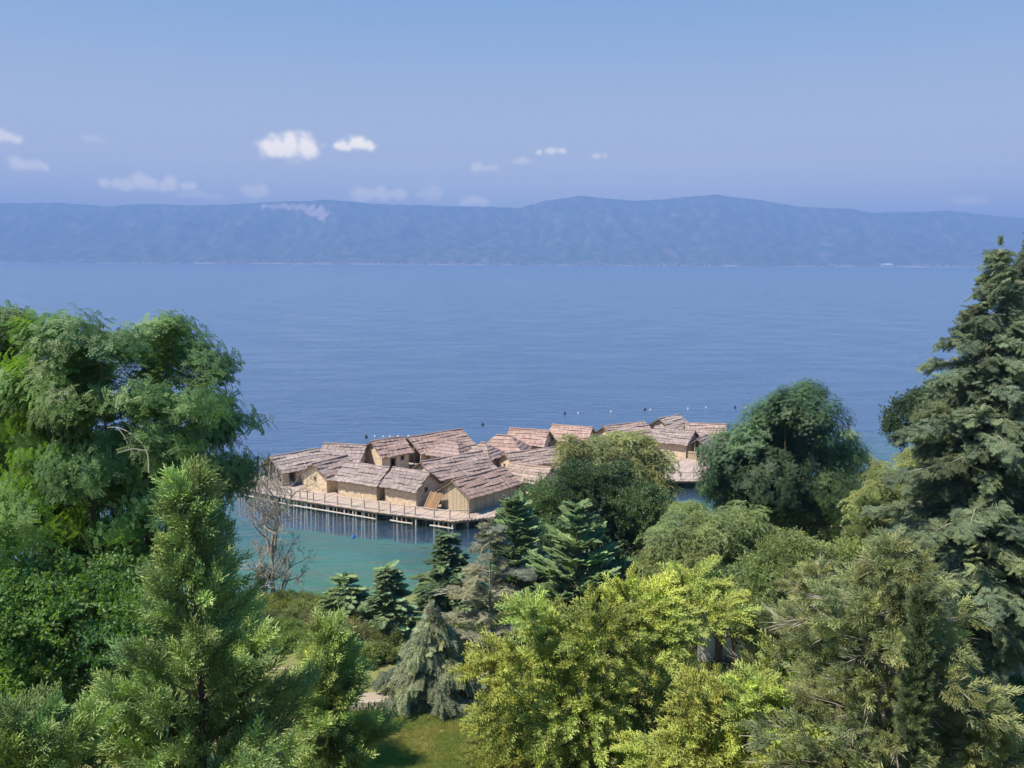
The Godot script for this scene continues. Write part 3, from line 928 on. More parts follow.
# ---------------------------------------------------------------- plants
func make_sprays():
	var b := Builder.new()
	var r := RandomNumberGenerator.new()
	r.seed = 3
	# juniper: feathery shoots round an axis
	b.spindle(Vector3.ZERO, Vector3(0, 1, 0), .022)
	for k in 22:
		var t := 0.04 + 0.92 * k / 22.0
		var a := k * 2.4 + r.randf() * .5
		var d := (Vector3(cos(a), 0, sin(a)) * .6 + Vector3(0, .9, 0)).normalized()
		var l := (.44 - t * .24) * r.randf_range(.8, 1.15)
		var p := Vector3(0, t, 0)
		b.spindle(p, p + d * l, .017)
		for j in 4:
			var e := (d + Vector3(r.randfn(), r.randfn() + .5, r.randfn()) * .4).normalized()
			var s := p + d * l * (.2 + .2 * j)
			b.spindle(s, s + e * l * .45, .016)
	sprays.juniper = b.mesh()
	# golden cypress: plumes of fine shoots that arch over at the tip
	b = Builder.new()
	for k in 30:
		var t := 0.03 + 0.95 * k / 30.0
		var a := k * 2.4 + r.randf()
		var p := Vector3(0, t, -.4 * t * t)
		var d := (Vector3(cos(a) * .75, .8 - t * .2, sin(a) * .6 - .5 * t)).normalized()
		var l := (.38 - t * .2) * r.randf_range(.75, 1.15)
		b.spindle(p, p + d * l, .022)
		for j in 5:
			var e := (d + Vector3(r.randfn() * .5, r.randfn() * .4, r.randfn() * .4 - .25)).normalized()
			var q := p + d * l * (.2 + .16 * j)
			b.spindle(q, q + e * l * .5, .021)
	sprays.golden = b.mesh()
	# fir: flat bough with paired twigs
	b = Builder.new()
	b.spindle(Vector3.ZERO, Vector3(0, 1, 0), .04)
	for k in 9:
		var t := 0.05 + 0.9 * k / 9.0
		for s in [-1.0, 1.0]:
			var d := Vector3(s * .8, .62, r.randf_range(-.12, .2)).normalized()
			var l := (.48 - t * .34) * r.randf_range(.85, 1.1)
			var p := Vector3(0, t, 0)
			b.spindle(p, p + d * l, .038)
			for j in 3:
				var q := p + d * l * (.25 + .22 * j)
				b.spindle(q, q + (d + Vector3(-s * .9, .9, r.randf_range(-.3, .4))).normalized() * l * .4, .026)
				b.spindle(q, q + (d + Vector3(s * .3, -.8, r.randf_range(-.3, .4))).normalized() * l * .34, .026)
	sprays.fir = b.mesh()
	# cedar: level bough with tufts of short needles along its upper side
	b = Builder.new()
	b.spindle(Vector3.ZERO, Vector3(0, 1, 0), .025)
	for k in 8:
		var t := 0.08 + 0.9 * k / 8.0
		for s in [-1.0, 1.0]:
			var d := Vector3(s * .85, .5, r.randf_range(-.25, .1)).normalized()
			var l := (.46 - t * .28) * r.randf_range(.8, 1.15)
			var p := Vector3(0, t, 0)
			b.spindle(p, p + d * l, .014)
			for j in 4:
				var q := p + d * l * (.22 + .25 * j)
				for i in 6:
					var e := Vector3(r.randfn() * .7, r.randfn() * .7, r.randf_range(-.3, 1.0)).normalized()
					b.spindle(q, q + e * r.randf_range(.07, .13), .012)
	sprays.cedar = b.mesh()
	# broad leaves on a fan of twigs
	b = Builder.new()
	for k in 7:
		var d := (Vector3(r.randfn() * .55, 1, r.randfn() * .55)).normalized()
		var l := r.randf_range(.55, 1.0)
		for j in 9:
			var p := d * l * (.2 + .8 * j / 8.0)
			var e := (d * .6 + Vector3(r.randfn(), r.randfn() * .5, r.randfn())).normalized()
			b.leaf(p, e, Vector3(r.randfn() * .5, r.randfn() * .5, 1).normalized(), r.randf_range(.15, .23), r.randf_range(.09, .14))
	sprays.broad = b.mesh()
	# locust: drooping pinnate leaves
	b = Builder.new()
	for k in 8:
		var a := k * 2.4 + r.randf() * .6
		var p := Vector3(0, .1 + .1 * k, 0)
		var d := (Vector3(cos(a), 0, sin(a)) * .9 + Vector3(0, .6, 0)).normalized()
		var l := r.randf_range(.35, .5)
		for j in 8:
			var t := (j + 1) / 8.0
			d = (d + Vector3(0, -.045, 0)).normalized()
			var q := p + d * l * t
			var side := d.cross(Vector3.UP).normalized()
			for s in [-1.0, 1.0]:
				b.leaf(q, (side * s + d * .35 + Vector3(0, -.15 + r.randfn() * .15, 0)).normalized(), Vector3.UP, .12, .065, .1)
	sprays.locust = b.mesh()
	# willow: hanging strands of narrow leaves
	b = Builder.new()
	for k in 9:
		var a := k * 2.4 + r.randf()
		var p := Vector3.ZERO
		var d := (Vector3(cos(a), 0, sin(a)) * .8 + Vector3(0, .7, 0)).normalized()
		var l := r.randf_range(.6, 1.0)
		for j in 12:
			p += d * l / 12.0
			d = (d + Vector3(r.randfn() * .08, -.17, r.randfn() * .08)).normalized()
			for s in 2:
				b.leaf(p, (d * .8 + Vector3(r.randfn(), r.randfn() * .4, r.randfn()) * .6).normalized(), Vector3(r.randfn(), 1, r.randfn()).normalized(), r.randf_range(.12, .19), .04, .1)
	sprays.willow = b.mesh()


func crown(parent: Node, spray: String, places: Array, tints: Array, material: Material):
	var mm := MultiMesh.new()
	mm.transform_format = MultiMesh.TRANSFORM_3D
	mm.use_colors = true
	mm.mesh = sprays[spray]
	mm.instance_count = places.size()
	for k in places.size():
		mm.set_instance_transform(k, places[k])
		mm.set_instance_color(k, tints[k])
	var o := MultiMeshInstance3D.new()
	o.name = "crown"
	o.set_meta("kind", "stuff")
	o.multimesh = mm
	o.material_override = material
	parent.add_child(o, true)


func facing(y: Vector3, z: Vector3, s: float) -> Basis:  # growth along y, upper side towards z
	var x := y.cross(z)
	if x.length() < 0.01: x = y.cross(Vector3(0.3, 0.1, 0.9))
	x = x.normalized()
	return Basis(x, y, x.cross(y)).scaled(Vector3.ONE * s)


func shade(c: Color, r: RandomNumberGenerator, spread := 0.16) -> Color:   # leaf to leaf variation of colour
	var s := 1.0 + r.randfn() * spread
	s = clampf(s, 0.6, 1.45)
	var w := r.randfn() * 0.04
	return Color(c.r * s * (1 + w * 1.2), c.g * s * (1 + w * .4), c.b * s * (1 - w))


func ball(r: RandomNumberGenerator) -> Vector3:
	var v := Vector3(r.randfn(), r.randfn(), r.randfn())
	return v.normalized()


func broad_tree(q: Dictionary, s: int):
	var r := RandomNumberGenerator.new()
	r.seed = 100 + s
	var o := thing(q.n, q.l, q.c, q.b, 0.0, q.g)
	var lobes: Array = q.lobes
	var mid := Vector3.ZERO
	for l in lobes:
		mid += Vector3(l[0], l[1], l[2]) - q.b
	mid /= lobes.size()
	# trunk and limbs
	var b := Builder.new()
	var fork := Vector3(mid.x * 0.35, mid.y * 0.45, mid.z * 0.35)
	b.tube([Vector3(0, -0.4, 0), Vector3(0, 0.3, 0), fork * 0.5 + Vector3(.1, 0, .05), fork, mid], [q.r * 1.5, q.r * 1.15, q.r, q.r * .8, q.r * .3], 8)
	var places := []
	var tints := []
	for l in lobes:
		var c: Vector3 = Vector3(l[0], l[1], l[2]) - q.b
		var bend := fork.lerp(c, 0.5) + Vector3(0, -0.08 * c.distance_to(fork), 0) + ball(r) * 0.2
		b.tube([fork.lerp(mid, r.randf() * .6), bend, c], [q.r * .5, q.r * .32, q.r * .12], 6, false)
		var rad: float = l[3]
		for k in 5:
			var d := (ball(r) + Vector3(0, .4, 0)).normalized()
			b.tube([c, c + d * rad * .5 + Vector3(0, .05, 0), c + d * rad * .95], [q.r * .12, q.r * .08, .01], 4, false)
		var n := int(q.de * 16.0 * pow(rad / q.sz, 2.0)) + 12
		var tone := shade(q.col, r, 0.13)
		var tiers := []                                 # feathery crowns grow in flat tiers
		for k in 9: tiers.append([ball(r) * rad * r.randf_range(.4, 1.0), rad * r.randf_range(.3, .6)])
		for k in n:
			if q.n == "locust_tree":
				var tier: Array = tiers[k % 9]
				var e := ball(r) * pow(r.randf(), .45)
				var at: Vector3 = c + tier[0] + e * tier[1] * Vector3(1.15, .5, 1.15)
				var dir := ((at - mid).normalized() * .7 + Vector3(e.x, .25, e.z) + ball(r) * .3).normalized()
				places.append(Transform3D(facing(dir, ball(r), q.sz * r.randf_range(.7, 1.2)), at))
				tints.append(shade(tone, r))
				continue
			var d := ball(r)
			if d.y < -0.2 and r.randf() < 0.5: d.y = -d.y
			var out := (c - mid + d * rad).normalized()
			var p := c + d * rad * pow(r.randf(), .4) * Vector3(1, .85, 1) + ball(r) * .12 * rad
			var grow := (out * .7 + d * .5 + Vector3(0, .35, 0) + ball(r) * .35).normalized()
			if q.s == "willow": grow = (Vector3.UP + d * .5 + ball(r) * .25).normalized()
			if q.s == "golden": grow = (out * .6 + d * .5 + Vector3(0, .3, 0) + ball(r) * .25).normalized()
			places.append(Transform3D(facing(grow, Vector3.UP if q.s == "golden" else ball(r), q.sz * r.randf_range(.7, 1.2)), p))
			tints.append(shade(tone, r))
	part("trunk", b.mesh(), mats.bark, o)
	if s == 0:                                          # the dead bough that shows pale inside the crown
		b = Builder.new()
		var at := [Vector3(-11.82, 24.16, -28), Vector3(-11.9, 24.87, -28.1), Vector3(-12.37, 25.38, -28.2), Vector3(-12.9, 25.6, -28.3), Vector3(-13.34, 25.58, -28.4)]
		for k in 5: at[k] -= q.b + Vector3(0, 0, .7)
		var line := []
		var thin := []
		for k in 4:
			for j in 5:
				line.append((at[k] as Vector3).cubic_interpolate(at[k + 1], at[maxi(k - 1, 0)], at[mini(k + 2, 4)], j / 5.0))
				thin.append(lerpf(.034, .008, (k + j / 5.0) / 4.0))
		b.tube(line, thin, 5)
		b.tube([at[2], at[2] + Vector3(-.1, -.35, .1), at[2] + Vector3(.05, -.75, .1)], [.016, .012, .007], 5)
		b.tube([at[3], at[3] + Vector3(.3, -.3, .15), at[3] + Vector3(.4, -.7, .1)], [.016, .012, .007], 5)
		b.tube([at[1], at[1] + Vector3(-.4, .1, .1), at[1] + Vector3(-.9, -.05, .1)], [.016, .012, .007], 5)
		part("dead_bough", b.mesh(), mats.pale_bark, o)
	crown(o, q.s, places, tints, mats.leaf if q.s != "golden" else mats.needle)


func conifer(q: Dictionary, s: int):
	var r := RandomNumberGenerator.new()
	r.seed = 500 + s
	var o := thing(q.n, q.l, q.c, q.b, 0.0, q.g)
	var h: float = q.h
	var ts := [0.0]
	var ws := [0.05]
	for p in q.p:
		ts.append(p[0]); ws.append(p[1])
	var b := Builder.new()
	var tp := []
	var tr := []
	for k in 9:
		var t := k / 8.0
		tp.append(Vector3(sin(t * 5 + s) * .06 * h * .1, lerpf(-.4, h * .985, t), cos(t * 4 + s) * .06 * h * .1))
		tr.append(maxf(q.r * (1 - t) * 1.1, .012))
	b.tube(tp, tr, 8)
	var places := []
	var tints := []
	var twigs := Builder.new()
	var low: float = maxf(h * (1 - minf(ts[-1], .97)), h * 0.06)
	var y := low
	var sz: float = q.sz
	var how: Array = {           # spacing, boughs per level, shortest and longest bough, rise at root and tip, drop of the root, reach aside
		"asc": [.27, 3, .4, 1.3, .8, .6, .5, .11], "asc2": [.5, 5, .6, 1.1, .5, .45, .25, .2], "lvl": [.5, 5, .35, 1.15, .3, -.3, 0.0, .2],
		"drp": [.42, 5, .4, 1.2, .3, -.9, 0.0, .2], "twig": [.22, 3, .5, 1.15, .6, .05, .25, .17], "thin": [.72, 3, .35, 1.1, .35, -.1, 0.0, .2]}[q.m]
	for k in [0, 2, 3, 4, 5, 7]: how[k] *= r.randf_range(.85, 1.2)
	var yaw := r.randf() * 6
	while y < h * 0.985:
		var t := 1 - y / h
		var w := maxf(table(t, ts, ws) - sz * .25, .08)
		var count: int = how[1] if w > .4 else 3
		for k in count:
			yaw += 2.4 + r.randfn() * .25
			var out := Vector3(cos(yaw), 0, sin(yaw))
			var l := w * r.randf_range(how[2], how[3])
			var p := Vector3(0, maxf(y - l * how[6], low * .5), 0)
			var steps_n := maxi(2, int(l / (sz * .3)))
			var d := out
			var path := [p]
			var rad := [maxf(.012, q.r * .12 + l * .006)]
			var tone := shade(q.col, r, .16)
			for j in steps_n:
				var f := float(j + 1) / steps_n
				d = (out + Vector3(0, lerpf(how[4], how[5], f), 0) + ball(r) * .08).normalized()
				p += d * l / steps_n
				path.append(p)
				rad.append(maxf(.006, rad[0] * (1 - f)))
				if f < .2 and l > 1.0: continue
				var bare: bool = (q.m == "twig" and r.randf() < .34) or (q.m == "thin" and r.randf() < .25)
				var side := d.cross(Vector3.UP).normalized()
				var flat: bool = q.m in ["lvl", "drp", "asc2", "thin"]
				for a in 4:
					var reach: float = (1.0 - f * .75) * l * how[7]
					var sd := r.randf_range(-1, 1)
					var at := p + side * sd * reach + Vector3(0, r.randf_range(-.25, .12) * sz, 0)
					var g := (d + side * sd * .9 + Vector3(0, r.randf_range(-.15, .25) - (.35 * f if q.s == "cedar" else 0.0), 0)).normalized()
					if not flat:
						var around := ball(r)
						at = p + around * reach
						g = (d * .9 + around * .55 + Vector3(0, .35 if q.m == "asc" else .1, 0)).normalized()
					elif q.m == "lvl" and q.s == "cedar":
						g = (d * .7 + side * sd * .7 + Vector3(0, r.randf_range(-.9, .15), 0) + ball(r) * .3).normalized()
					elif q.m == "drp":
						g = (d * .6 + side * sd * .5 + Vector3(0, -.7 * f - .2, 0) + ball(r) * .2).normalized()
					if bare:
						twigs.spindle(at, at + g * sz * r.randf_range(.6, 1.2), .014 * sz + .005)
						continue
					places.append(Transform3D(facing(g, (Vector3.UP + ball(r) * (.8 if q.s == "cedar" else .25)).normalized() if flat else ball(r), sz * r.randf_range(.65, 1.15)), at))
					tints.append(shade(tone, r, .14))
			b.tube(path, rad, 5, false)
		y += how[0] * sz / .75 * (1.0 if w > 1 else .65) * r.randf_range(.8, 1.2)
	# leader
	for k in 5:
		places.append(Transform3D(facing((Vector3.UP + ball(r) * .25).normalized(), ball(r), sz * .7), Vector3(0, h - sz * .75 + k * .02, 0)))
		tints.append(shade(q.col, r))
	part("trunk", b.mesh(), mats.pale_bark if q.m in ["twig", "thin"] or q.n == "tall_cedar" else mats.bark, o)
	crown(o, q.s, places, tints, mats.needle)
	if twigs.v.size():
		part("bare_twigs", twigs.mesh(), mats.pale_bark, o, "stuff")


func bare_tree():
	var o := thing("bare_tree", "leafless grey tree standing at the water's edge before the deck", "tree", Vector3(-20.3, 1.6, -73.8))
	var r := RandomNumberGenerator.new()
	r.seed = 9
	var b := Builder.new()
	var ends := []
	var stack := [[Vector3(0, -.3, 0), Vector3(.02, 1, 0), .24, 4.6, 0], [Vector3(-.2, -.3, .1), Vector3(-.35, 1, .1), .16, 4.0, 1], [Vector3(.2, -.3, 0), Vector3(.2, 1, -.1), .12, 3.4, 1]]
	while stack.size():
		var q: Array = stack.pop_back()
		var p: Vector3 = q[0]
		var d: Vector3 = q[1].normalized()
		var pts := [p]
		var rad := [q[2]]
		for k in 5:
			d = (d + ball(r) * .14 + Vector3(0, .05, 0)).normalized()
			p += d * q[3] / 5.0
			pts.append(p)
			rad.append(q[2] * (1 - .07 * (k + 1)))
			if q[4] > 0 and k > 0 and q[4] < 6 and r.randf() < .95:
				stack.append([p, (d * .6 + ball(r) * .75 + Vector3(0, .2, 0)), maxf(q[2] * .5, .014), q[3] * r.randf_range(.4, .65), q[4] + 1])
		if q[4] == 0:
			for e in [Vector3(-.3, 1, .15), Vector3(.35, .95, -.1), Vector3(.05, 1, .3)]:
				stack.append([p, e, q[2] * .6, 5.0, 1])
			for e in [Vector3(.8, .9, .1), Vector3(1, .45, .2), Vector3(-.9, .8, 0)]:
				stack.append([pts[3], e, q[2] * .36, 2.5, 2])
		b.tube(pts, rad, 6 if q[2] > .04 else 4, false)
		if q[2] < .03: ends.append(p)
	part("trunk", b.mesh(), mats.pale_bark, o)
	# a little ivy-green foliage low on one side
	var places := []
	var tints := []
	for k in 130:
		var c: Vector3 = [Vector3(-1.0, 2.4, .2), Vector3(-.6, 3.2, 0), Vector3(.6, 1.2, .1), Vector3(-1.4, 1.4, 0)][k % 4]
		places.append(Transform3D(facing(ball(r), ball(r), r.randf_range(.35, .6)), c + ball(r) * r.randf() * .8))
		tints.append(shade(Color(.1, .15, .05), r))
	crown(o, "broad", places, tints, mats.leaf)


func plants():
	make_sprays()
	var broad := [
		{"n": "locust_tree", "l": "tall feathery green locust tree with a bare dead bough inside its crown", "c": "tree", "g": "feathery trees above the bay", "s": "locust", "sz": 0.8, "de": 2.5, "col": Color(0.168, 0.282, 0.102), "b": Vector3(-14.26, 10.68, -32), "r": 0.22,
			"lobes": [[-16.49, 27.95, -31.64, 0.92], [-18, 26.38, -33.43, 1.35], [-17.94, 25.71, -34.58, 1.28], [-14.12, 27.81, -30.67, 1.35], [-12.45, 27.94, -32.43, 1.21], [-13.71, 27.25, -34.76, 1.15], [-14.14, 26.4, -33.45, 1.71], [-15.38, 26.38, -30.97, 1.71], [-16.89, 25.15, -34.79, 1.62], [-11.08, 26.66, -31.65, 1.07], [-10.95, 25.07, -33.52, 0.92], [-11.74, 24.7, -33.6, 0.88], [-11.22, 25.27, -30.4, 1.78], [-14.26, 24.19, -32.14, 2.06], [-15.19, 22.95, -34.22, 1.96], [-17.31, 23.25, -33.77, 2.06], [-10.61, 23.44, -30.71, 1.21], [-12.32, 22.22, -33.75, 1.15], [-12.27, 22.15, -31.44, 1.71], [-15.81, 20.76, -33.53, 2.13], [-16.14, 19.59, -34.54, 2.03], [-16.19, 21.22, -30.22, 2.13], [-11.4, 21.1, -32.46, 0.85], [-12.45, 20.41, -33.64, 0.81], [-18.95, 21.86, -33.79, 1.78], [-13.18, 19.96, -30.78, 1.6], [-14.48, 18.37, -33.44, 1.52]]},
		{"n": "locust_tree", "l": "feathery green locust tree behind the one with the dead bough", "c": "tree", "g": "feathery trees above the bay", "s": "locust", "sz": 0.8, "de": 2.5, "col": Color(0.178, 0.292, 0.105), "b": Vector3(-22.97, 7.3, -38), "r": 0.22,
			"lobes": [[-21.33, 27.17, -37.91, 1.44], [-23, 25.02, -38.46, 2.32], [-23.12, 24.13, -38.72, 2.21], [-20.61, 28.06, -37.46, 0.68], [-23.11, 27.22, -38.21, 1.69], [-23.32, 26.55, -38.76, 1.6], [-23.88, 21.84, -38.82, 2.53], [-20.42, 24.31, -37.6, 1.69], [-21.57, 23.43, -38.99, 1.6], [-23.9, 18.99, -37.75, 2.96]]},
		{"n": "broadleaf_tree", "l": "dense dark leafy tree filling the slope beside the tall feathery junipers", "c": "tree", "g": "", "s": "broad", "sz": 0.75, "de": 1.2, "col": Color(0.18, 0.311, 0.118), "b": Vector3(-15.08, 12.96, -28), "r": 0.2,
			"lobes": [[-15.58, 19.47, -27.87, 1.93], [-14.32, 19.54, -29, 1.71], [-14.97, 18.43, -30.02, 1.63], [-15.74, 17.48, -27.03, 1.87], [-14.7, 17.3, -28.12, 1.71], [-15.37, 15.97, -29.4, 1.63], [-12.99, 20.03, -29.09, 1.12], [-16.79, 19.1, -27.14, 1.87], [-17.44, 17.49, -29.09, 1.77], [-12.6, 18.58, -27.61, 1.24], [-16.13, 14.71, -28.97, 1.56], [-16, 14.03, -29.03, 1.48], [-11.46, 19.87, -26.94, 0.93], [-13.63, 15.89, -28.14, 1.24], [-14.45, 14.73, -29.34, 1.18]]},
		{"n": "round_tree", "l": "round dark blue-green broadleaf tree before the stilt village", "c": "tree", "g": "", "s": "broad", "sz": 0.9, "de": 1.3, "col": Color(0.123, 0.197, 0.112), "b": Vector3(6.46, 3.6, -70), "r": 0.25,
			"lobes": [[6.4, 12.56, -69.61, 2.96], [3.18, 10.89, -72, 2.64], [3.87, 9.61, -72.95, 2.51], [9.93, 12.02, -67.52, 2.33], [7.19, 9.3, -70.63, 3.42], [7.19, 7.44, -72.37, 3.25], [1.23, 9.37, -73.11, 1.87], [11.28, 10.45, -68, 1.56], [11.12, 8.04, -73.92, 1.48], [4.95, 13.68, -69.64, 1.56], [8.35, 13.38, -71.58, 1.4], [8.2, 12.24, -74, 1.33], [4.17, 9.39, -67.42, 2.18], [10.44, 8.01, -70.52, 2.18], [9.86, 6.6, -72.26, 2.07], [0.06, 9.1, -72.28, 1.24]]},
		{"n": "willow_tree", "l": "yellowish olive willow crown hiding the middle of the stilt village", "c": "tree", "g": "", "s": "willow", "sz": 1, "de": 2, "col": Color(0.403, 0.419, 0.239), "b": Vector3(9.24, 2.3, -81), "r": 0.22,
			"lobes": [[8.03, 14.02, -80.31, 1.8], [11.65, 13.52, -82.75, 2.16], [11.46, 12.68, -82.94, 2.05], [5.6, 14.3, -79.38, 1.53], [10, 14.51, -81.6, 1.35], [10.38, 13.49, -84.15, 1.28], [13.39, 11.98, -82.84, 1.98], [8.74, 12.11, -79.77, 3.06], [9.46, 10.08, -83.47, 2.91], [6.26, 12.62, -80.69, 2.16], [13.64, 9.54, -82.2, 1.98], [13.28, 8.36, -83.83, 1.88], [13.86, 8.41, -79.41, 1.8], [11.92, 11.13, -81.56, 2.34], [11.79, 9.98, -82.68, 2.22]]},
		{"n": "willow_tree", "l": "broad pale green willow beside the round dark tree", "c": "tree", "g": "", "s": "willow", "sz": 1, "de": 1.6, "col": Color(0.33, 0.395, 0.199), "b": Vector3(13.82, 4.38, -57), "r": 0.25,
			"lobes": [[13.08, 13.19, -56.79, 2.28], [15.4, 13.55, -58.29, 1.9], [15.38, 12.5, -59.34, 1.8], [11.36, 12.38, -55.15, 2.28], [17.29, 11.91, -57.64, 2.28], [17.1, 10.45, -59.34, 2.17], [15.36, 9.54, -59.39, 2.66], [9.7, 12.02, -55.81, 1.65], [11.08, 10.19, -59.29, 1.56], [18.74, 12.01, -56.35, 1.77], [12.08, 9.2, -58.35, 2.03], [12.59, 8.21, -58.88, 1.93], [16.74, 10.55, -54.83, 2.15], [10.78, 13.64, -57.48, 1.39], [11.96, 12.18, -60.49, 1.32], [12.02, 14.2, -58.86, 1.14], [9.99, 13.26, -55.46, 1.52], [11.6, 11.06, -60.47, 1.44]]},
		{"n": "domed_tree", "l": "big dark green domed tree standing past the open porch house", "c": "tree", "g": "", "s": "locust", "sz": 1, "de": 2.4, "col": Color(0.106, 0.181, 0.086), "b": Vector3(24.31, 3.18, -77), "r": 0.3,
			"lobes": [[24.76, 18.79, -76.39, 1.88], [22.78, 16.85, -78.84, 2.22], [23.41, 15.88, -79.65, 2.11], [26.14, 17.62, -74.73, 2.05], [20.1, 14.36, -77.71, 2.57], [21.64, 12.88, -80.11, 2.44], [25.97, 14.01, -79.5, 3.59], [28.38, 14.7, -75.12, 1.54], [29.63, 12.81, -81.1, 1.46], [22.18, 11.84, -75.96, 3.59], [19.19, 10.89, -78.92, 2.22], [20.88, 9.52, -80.93, 2.11], [27.66, 11.68, -74.33, 2.22], [25.6, 9.25, -77.63, 3.25], [26.61, 6.99, -81.17, 3.09], [26.85, 19.27, -79.68, 1.11], [23.29, 18.54, -75.75, 1.71], [24.49, 17.31, -79.37, 1.63], [18.04, 13.77, -76.3, 1.71], [21.9, 8.68, -78.62, 2.57], [23.2, 7.02, -80.95, 2.44], [28.43, 9.46, -74.47, 1.71]]},
		{"n": "dark_tree", "l": "small dark rounded tree leaning out from behind the tall cedars", "c": "tree", "g": "", "s": "broad", "sz": 0.75, "de": 1.5, "col": Color(0.095, 0.149, 0.1), "b": Vector3(27, 4.32, -58), "r": 0.18,
			"lobes": [[25.65, 21.27, -57.79, 1.1], [27.34, 21.86, -58.72, 1.29], [27.56, 21.31, -59.22, 1.22], [25.08, 20.42, -57.4, 0.77], [28.22, 20.3, -58.12, 1.68], [28.42, 19.52, -58.98, 1.59], [26.82, 19.48, -58.85, 1.16], [28.31, 22.38, -57.53, 1.55], [28.64, 21.62, -58.85, 1.47]]},
		{"n": "leafy_tree", "l": "loose olive-green tree with twiggy grey gaps under the cedars", "c": "tree", "g": "", "s": "willow", "sz": 0.8, "de": 1.2, "col": Color(0.366, 0.407, 0.193), "b": Vector3(23.06, 4.9, -50), "r": 0.18,
			"lobes": [[23.28, 19.57, -49.6, 1.56], [21.94, 18.08, -50.9, 1.56], [22.61, 17.3, -51.64, 1.48], [24.56, 18.31, -48.92, 2], [22.72, 16.42, -50.46, 2.11], [23.58, 15.18, -51.93, 2.01], [20.94, 16.86, -51.43, 1.22], [24.15, 15.67, -49.09, 2.11], [25.02, 14.17, -51.29, 2.01], [20.98, 15.22, -49.54, 1.67], [27.25, 15.02, -51.2, 1.67], [27.14, 14.05, -52.22, 1.58]]},
		{"n": "leafy_tree", "l": "bushy olive tree between the pale willow and the bare grey juniper", "c": "tree", "g": "", "s": "broad", "sz": 0.65, "de": 1.2, "col": Color(0.29, 0.356, 0.167), "b": Vector3(14.7, 5.24, -44), "r": 0.15,
			"lobes": [[14.01, 16.29, -43.64, 1.56], [16.57, 15.02, -45.04, 1.56], [16.6, 14.13, -45.82, 1.49], [12.36, 15.23, -42.95, 1.47], [14.85, 13.42, -44.27, 1.76], [15.42, 12.11, -45.81, 1.67], [17.62, 15.79, -45.18, 1.17], [11.79, 13.51, -43.37, 1.17], [12.94, 12.26, -45.32, 1.11], [16.71, 13.14, -43.69, 1.66]]},
		{"n": "poplar_tree", "l": "thin pale wispy poplar standing by the far blue water", "c": "tree", "g": "", "s": "willow", "sz": 0.9, "de": 0.35, "col": Color(0.408, 0.457, 0.276), "b": Vector3(36.15, 2.85, -92), "r": 0.1,
			"lobes": [[35.11, 13.19, -91.86, 1.02], [36.83, 10.47, -92.7, 1.43], [36.91, 9.89, -92.93, 1.36], [34.49, 11.5, -91.34, 0.92], [37.79, 8.66, -92.19, 1.43], [37.95, 7.9, -93.13, 1.36], [35.9, 8.52, -92.72, 1.43], [38.27, 10.11, -91.51, 1.02], [38.45, 9.41, -92.89, 0.97]]},
		{"n": "golden_cypress", "l": "golden yellow-green cypress with billowing drooping sprays beside the lawn", "c": "tree", "g": "golden cypresses", "s": "golden", "sz": 0.68, "de": 1.9, "col": Color(0.454, 0.522, 0.138), "b": Vector3(3.26, 12.96, -28), "r": 0.08,
			"lobes": [[4.15, 19.91, -27.69, 1.12], [6.12, 20.02, -29.2, 0.87], [5.64, 19.18, -30.46, 0.83], [2.77, 19.38, -26.59, 1.31], [1.64, 17.86, -28.43, 1.18], [1.91, 16.73, -29.83, 1.12], [0.48, 15.72, -29.71, 1.18], [-0.27, 16.27, -27.18, 0.81], [0.31, 14.14, -30.48, 0.77], [2.26, 16.24, -27.51, 1.74], [4.65, 16.41, -29.41, 1.24], [4.41, 15.32, -30.54, 1.18], [-0.33, 18.37, -26.61, 0.81], [3.73, 14.15, -28.53, 1.49], [3.77, 12.24, -30.65, 1.42], [1.23, 13.49, -29.64, 1.49], [0.54, 19.82, -27.07, 0.62], [0.99, 18.53, -29.58, 0.59], [6.68, 19.69, -27.78, 0.68], [-0.35, 13.62, -29.46, 0.81], [0.25, 12.96, -30, 0.77], [4.78, 19.44, -26.61, 0.93], [1.47, 18.65, -28.39, 0.75], [1.79, 17.49, -30.35, 0.71]]},
		{"n": "golden_cypress", "l": "lower golden cypress spreading before the bare grey juniper", "c": "tree", "g": "golden cypresses", "s": "golden", "sz": 0.68, "de": 1.9, "col": Color(0.484, 0.538, 0.138), "b": Vector3(6.93, 14.7, -25), "r": 0.08,
			"lobes": [[6.88, 18.32, -24.6, 0.72], [8.55, 18.55, -25.93, 0.94], [8.46, 17.91, -26.45, 0.9], [7.38, 17.95, -24.05, 1.22], [6.29, 17.43, -25.15, 0.89], [6.79, 16.34, -26.49, 0.84], [9.15, 16.32, -26.2, 1], [5.27, 16.91, -24.41, 0.94], [6.09, 15.26, -26.58, 0.9], [5.65, 18.52, -24.55, 0.61], [9.16, 18.98, -25.7, 0.44], [8.96, 18.5, -26.32, 0.42], [7.14, 16.82, -24.05, 1.11], [4.17, 16.29, -25.08, 0.67], [5.02, 15.15, -26.55, 0.63]]},
		{"n": "understory_tree", "l": "dark leafy tree with forked bare trunks above the pale terrace wall", "c": "tree", "g": "", "s": "broad", "sz": 0.7, "de": 1, "col": Color(0.112, 0.178, 0.088), "b": Vector3(12.86, 4.9, -50), "r": 0.14,
			"lobes": [[12.35, 11.8, -49.81, 1.22], [13.99, 11.65, -50.56, 1.11], [14.02, 10.99, -51.14, 1.06], [10.76, 11.49, -49.06, 1.11], [13.12, 12.63, -50.02, 1.11], [13.35, 11.89, -50.88, 1.06], [15.3, 10.67, -50.88, 1]]},
		{"n": "shoreline_shrub", "l": "olive clipped shrub bank below the bare grey tree", "c": "shrub", "g": "shrubs along the shore", "s": "broad", "sz": 0.5, "de": 2.4, "col": Color(0.261, 0.299, 0.12), "b": Vector3(-18.63, 2.15, -70.67), "r": .05,
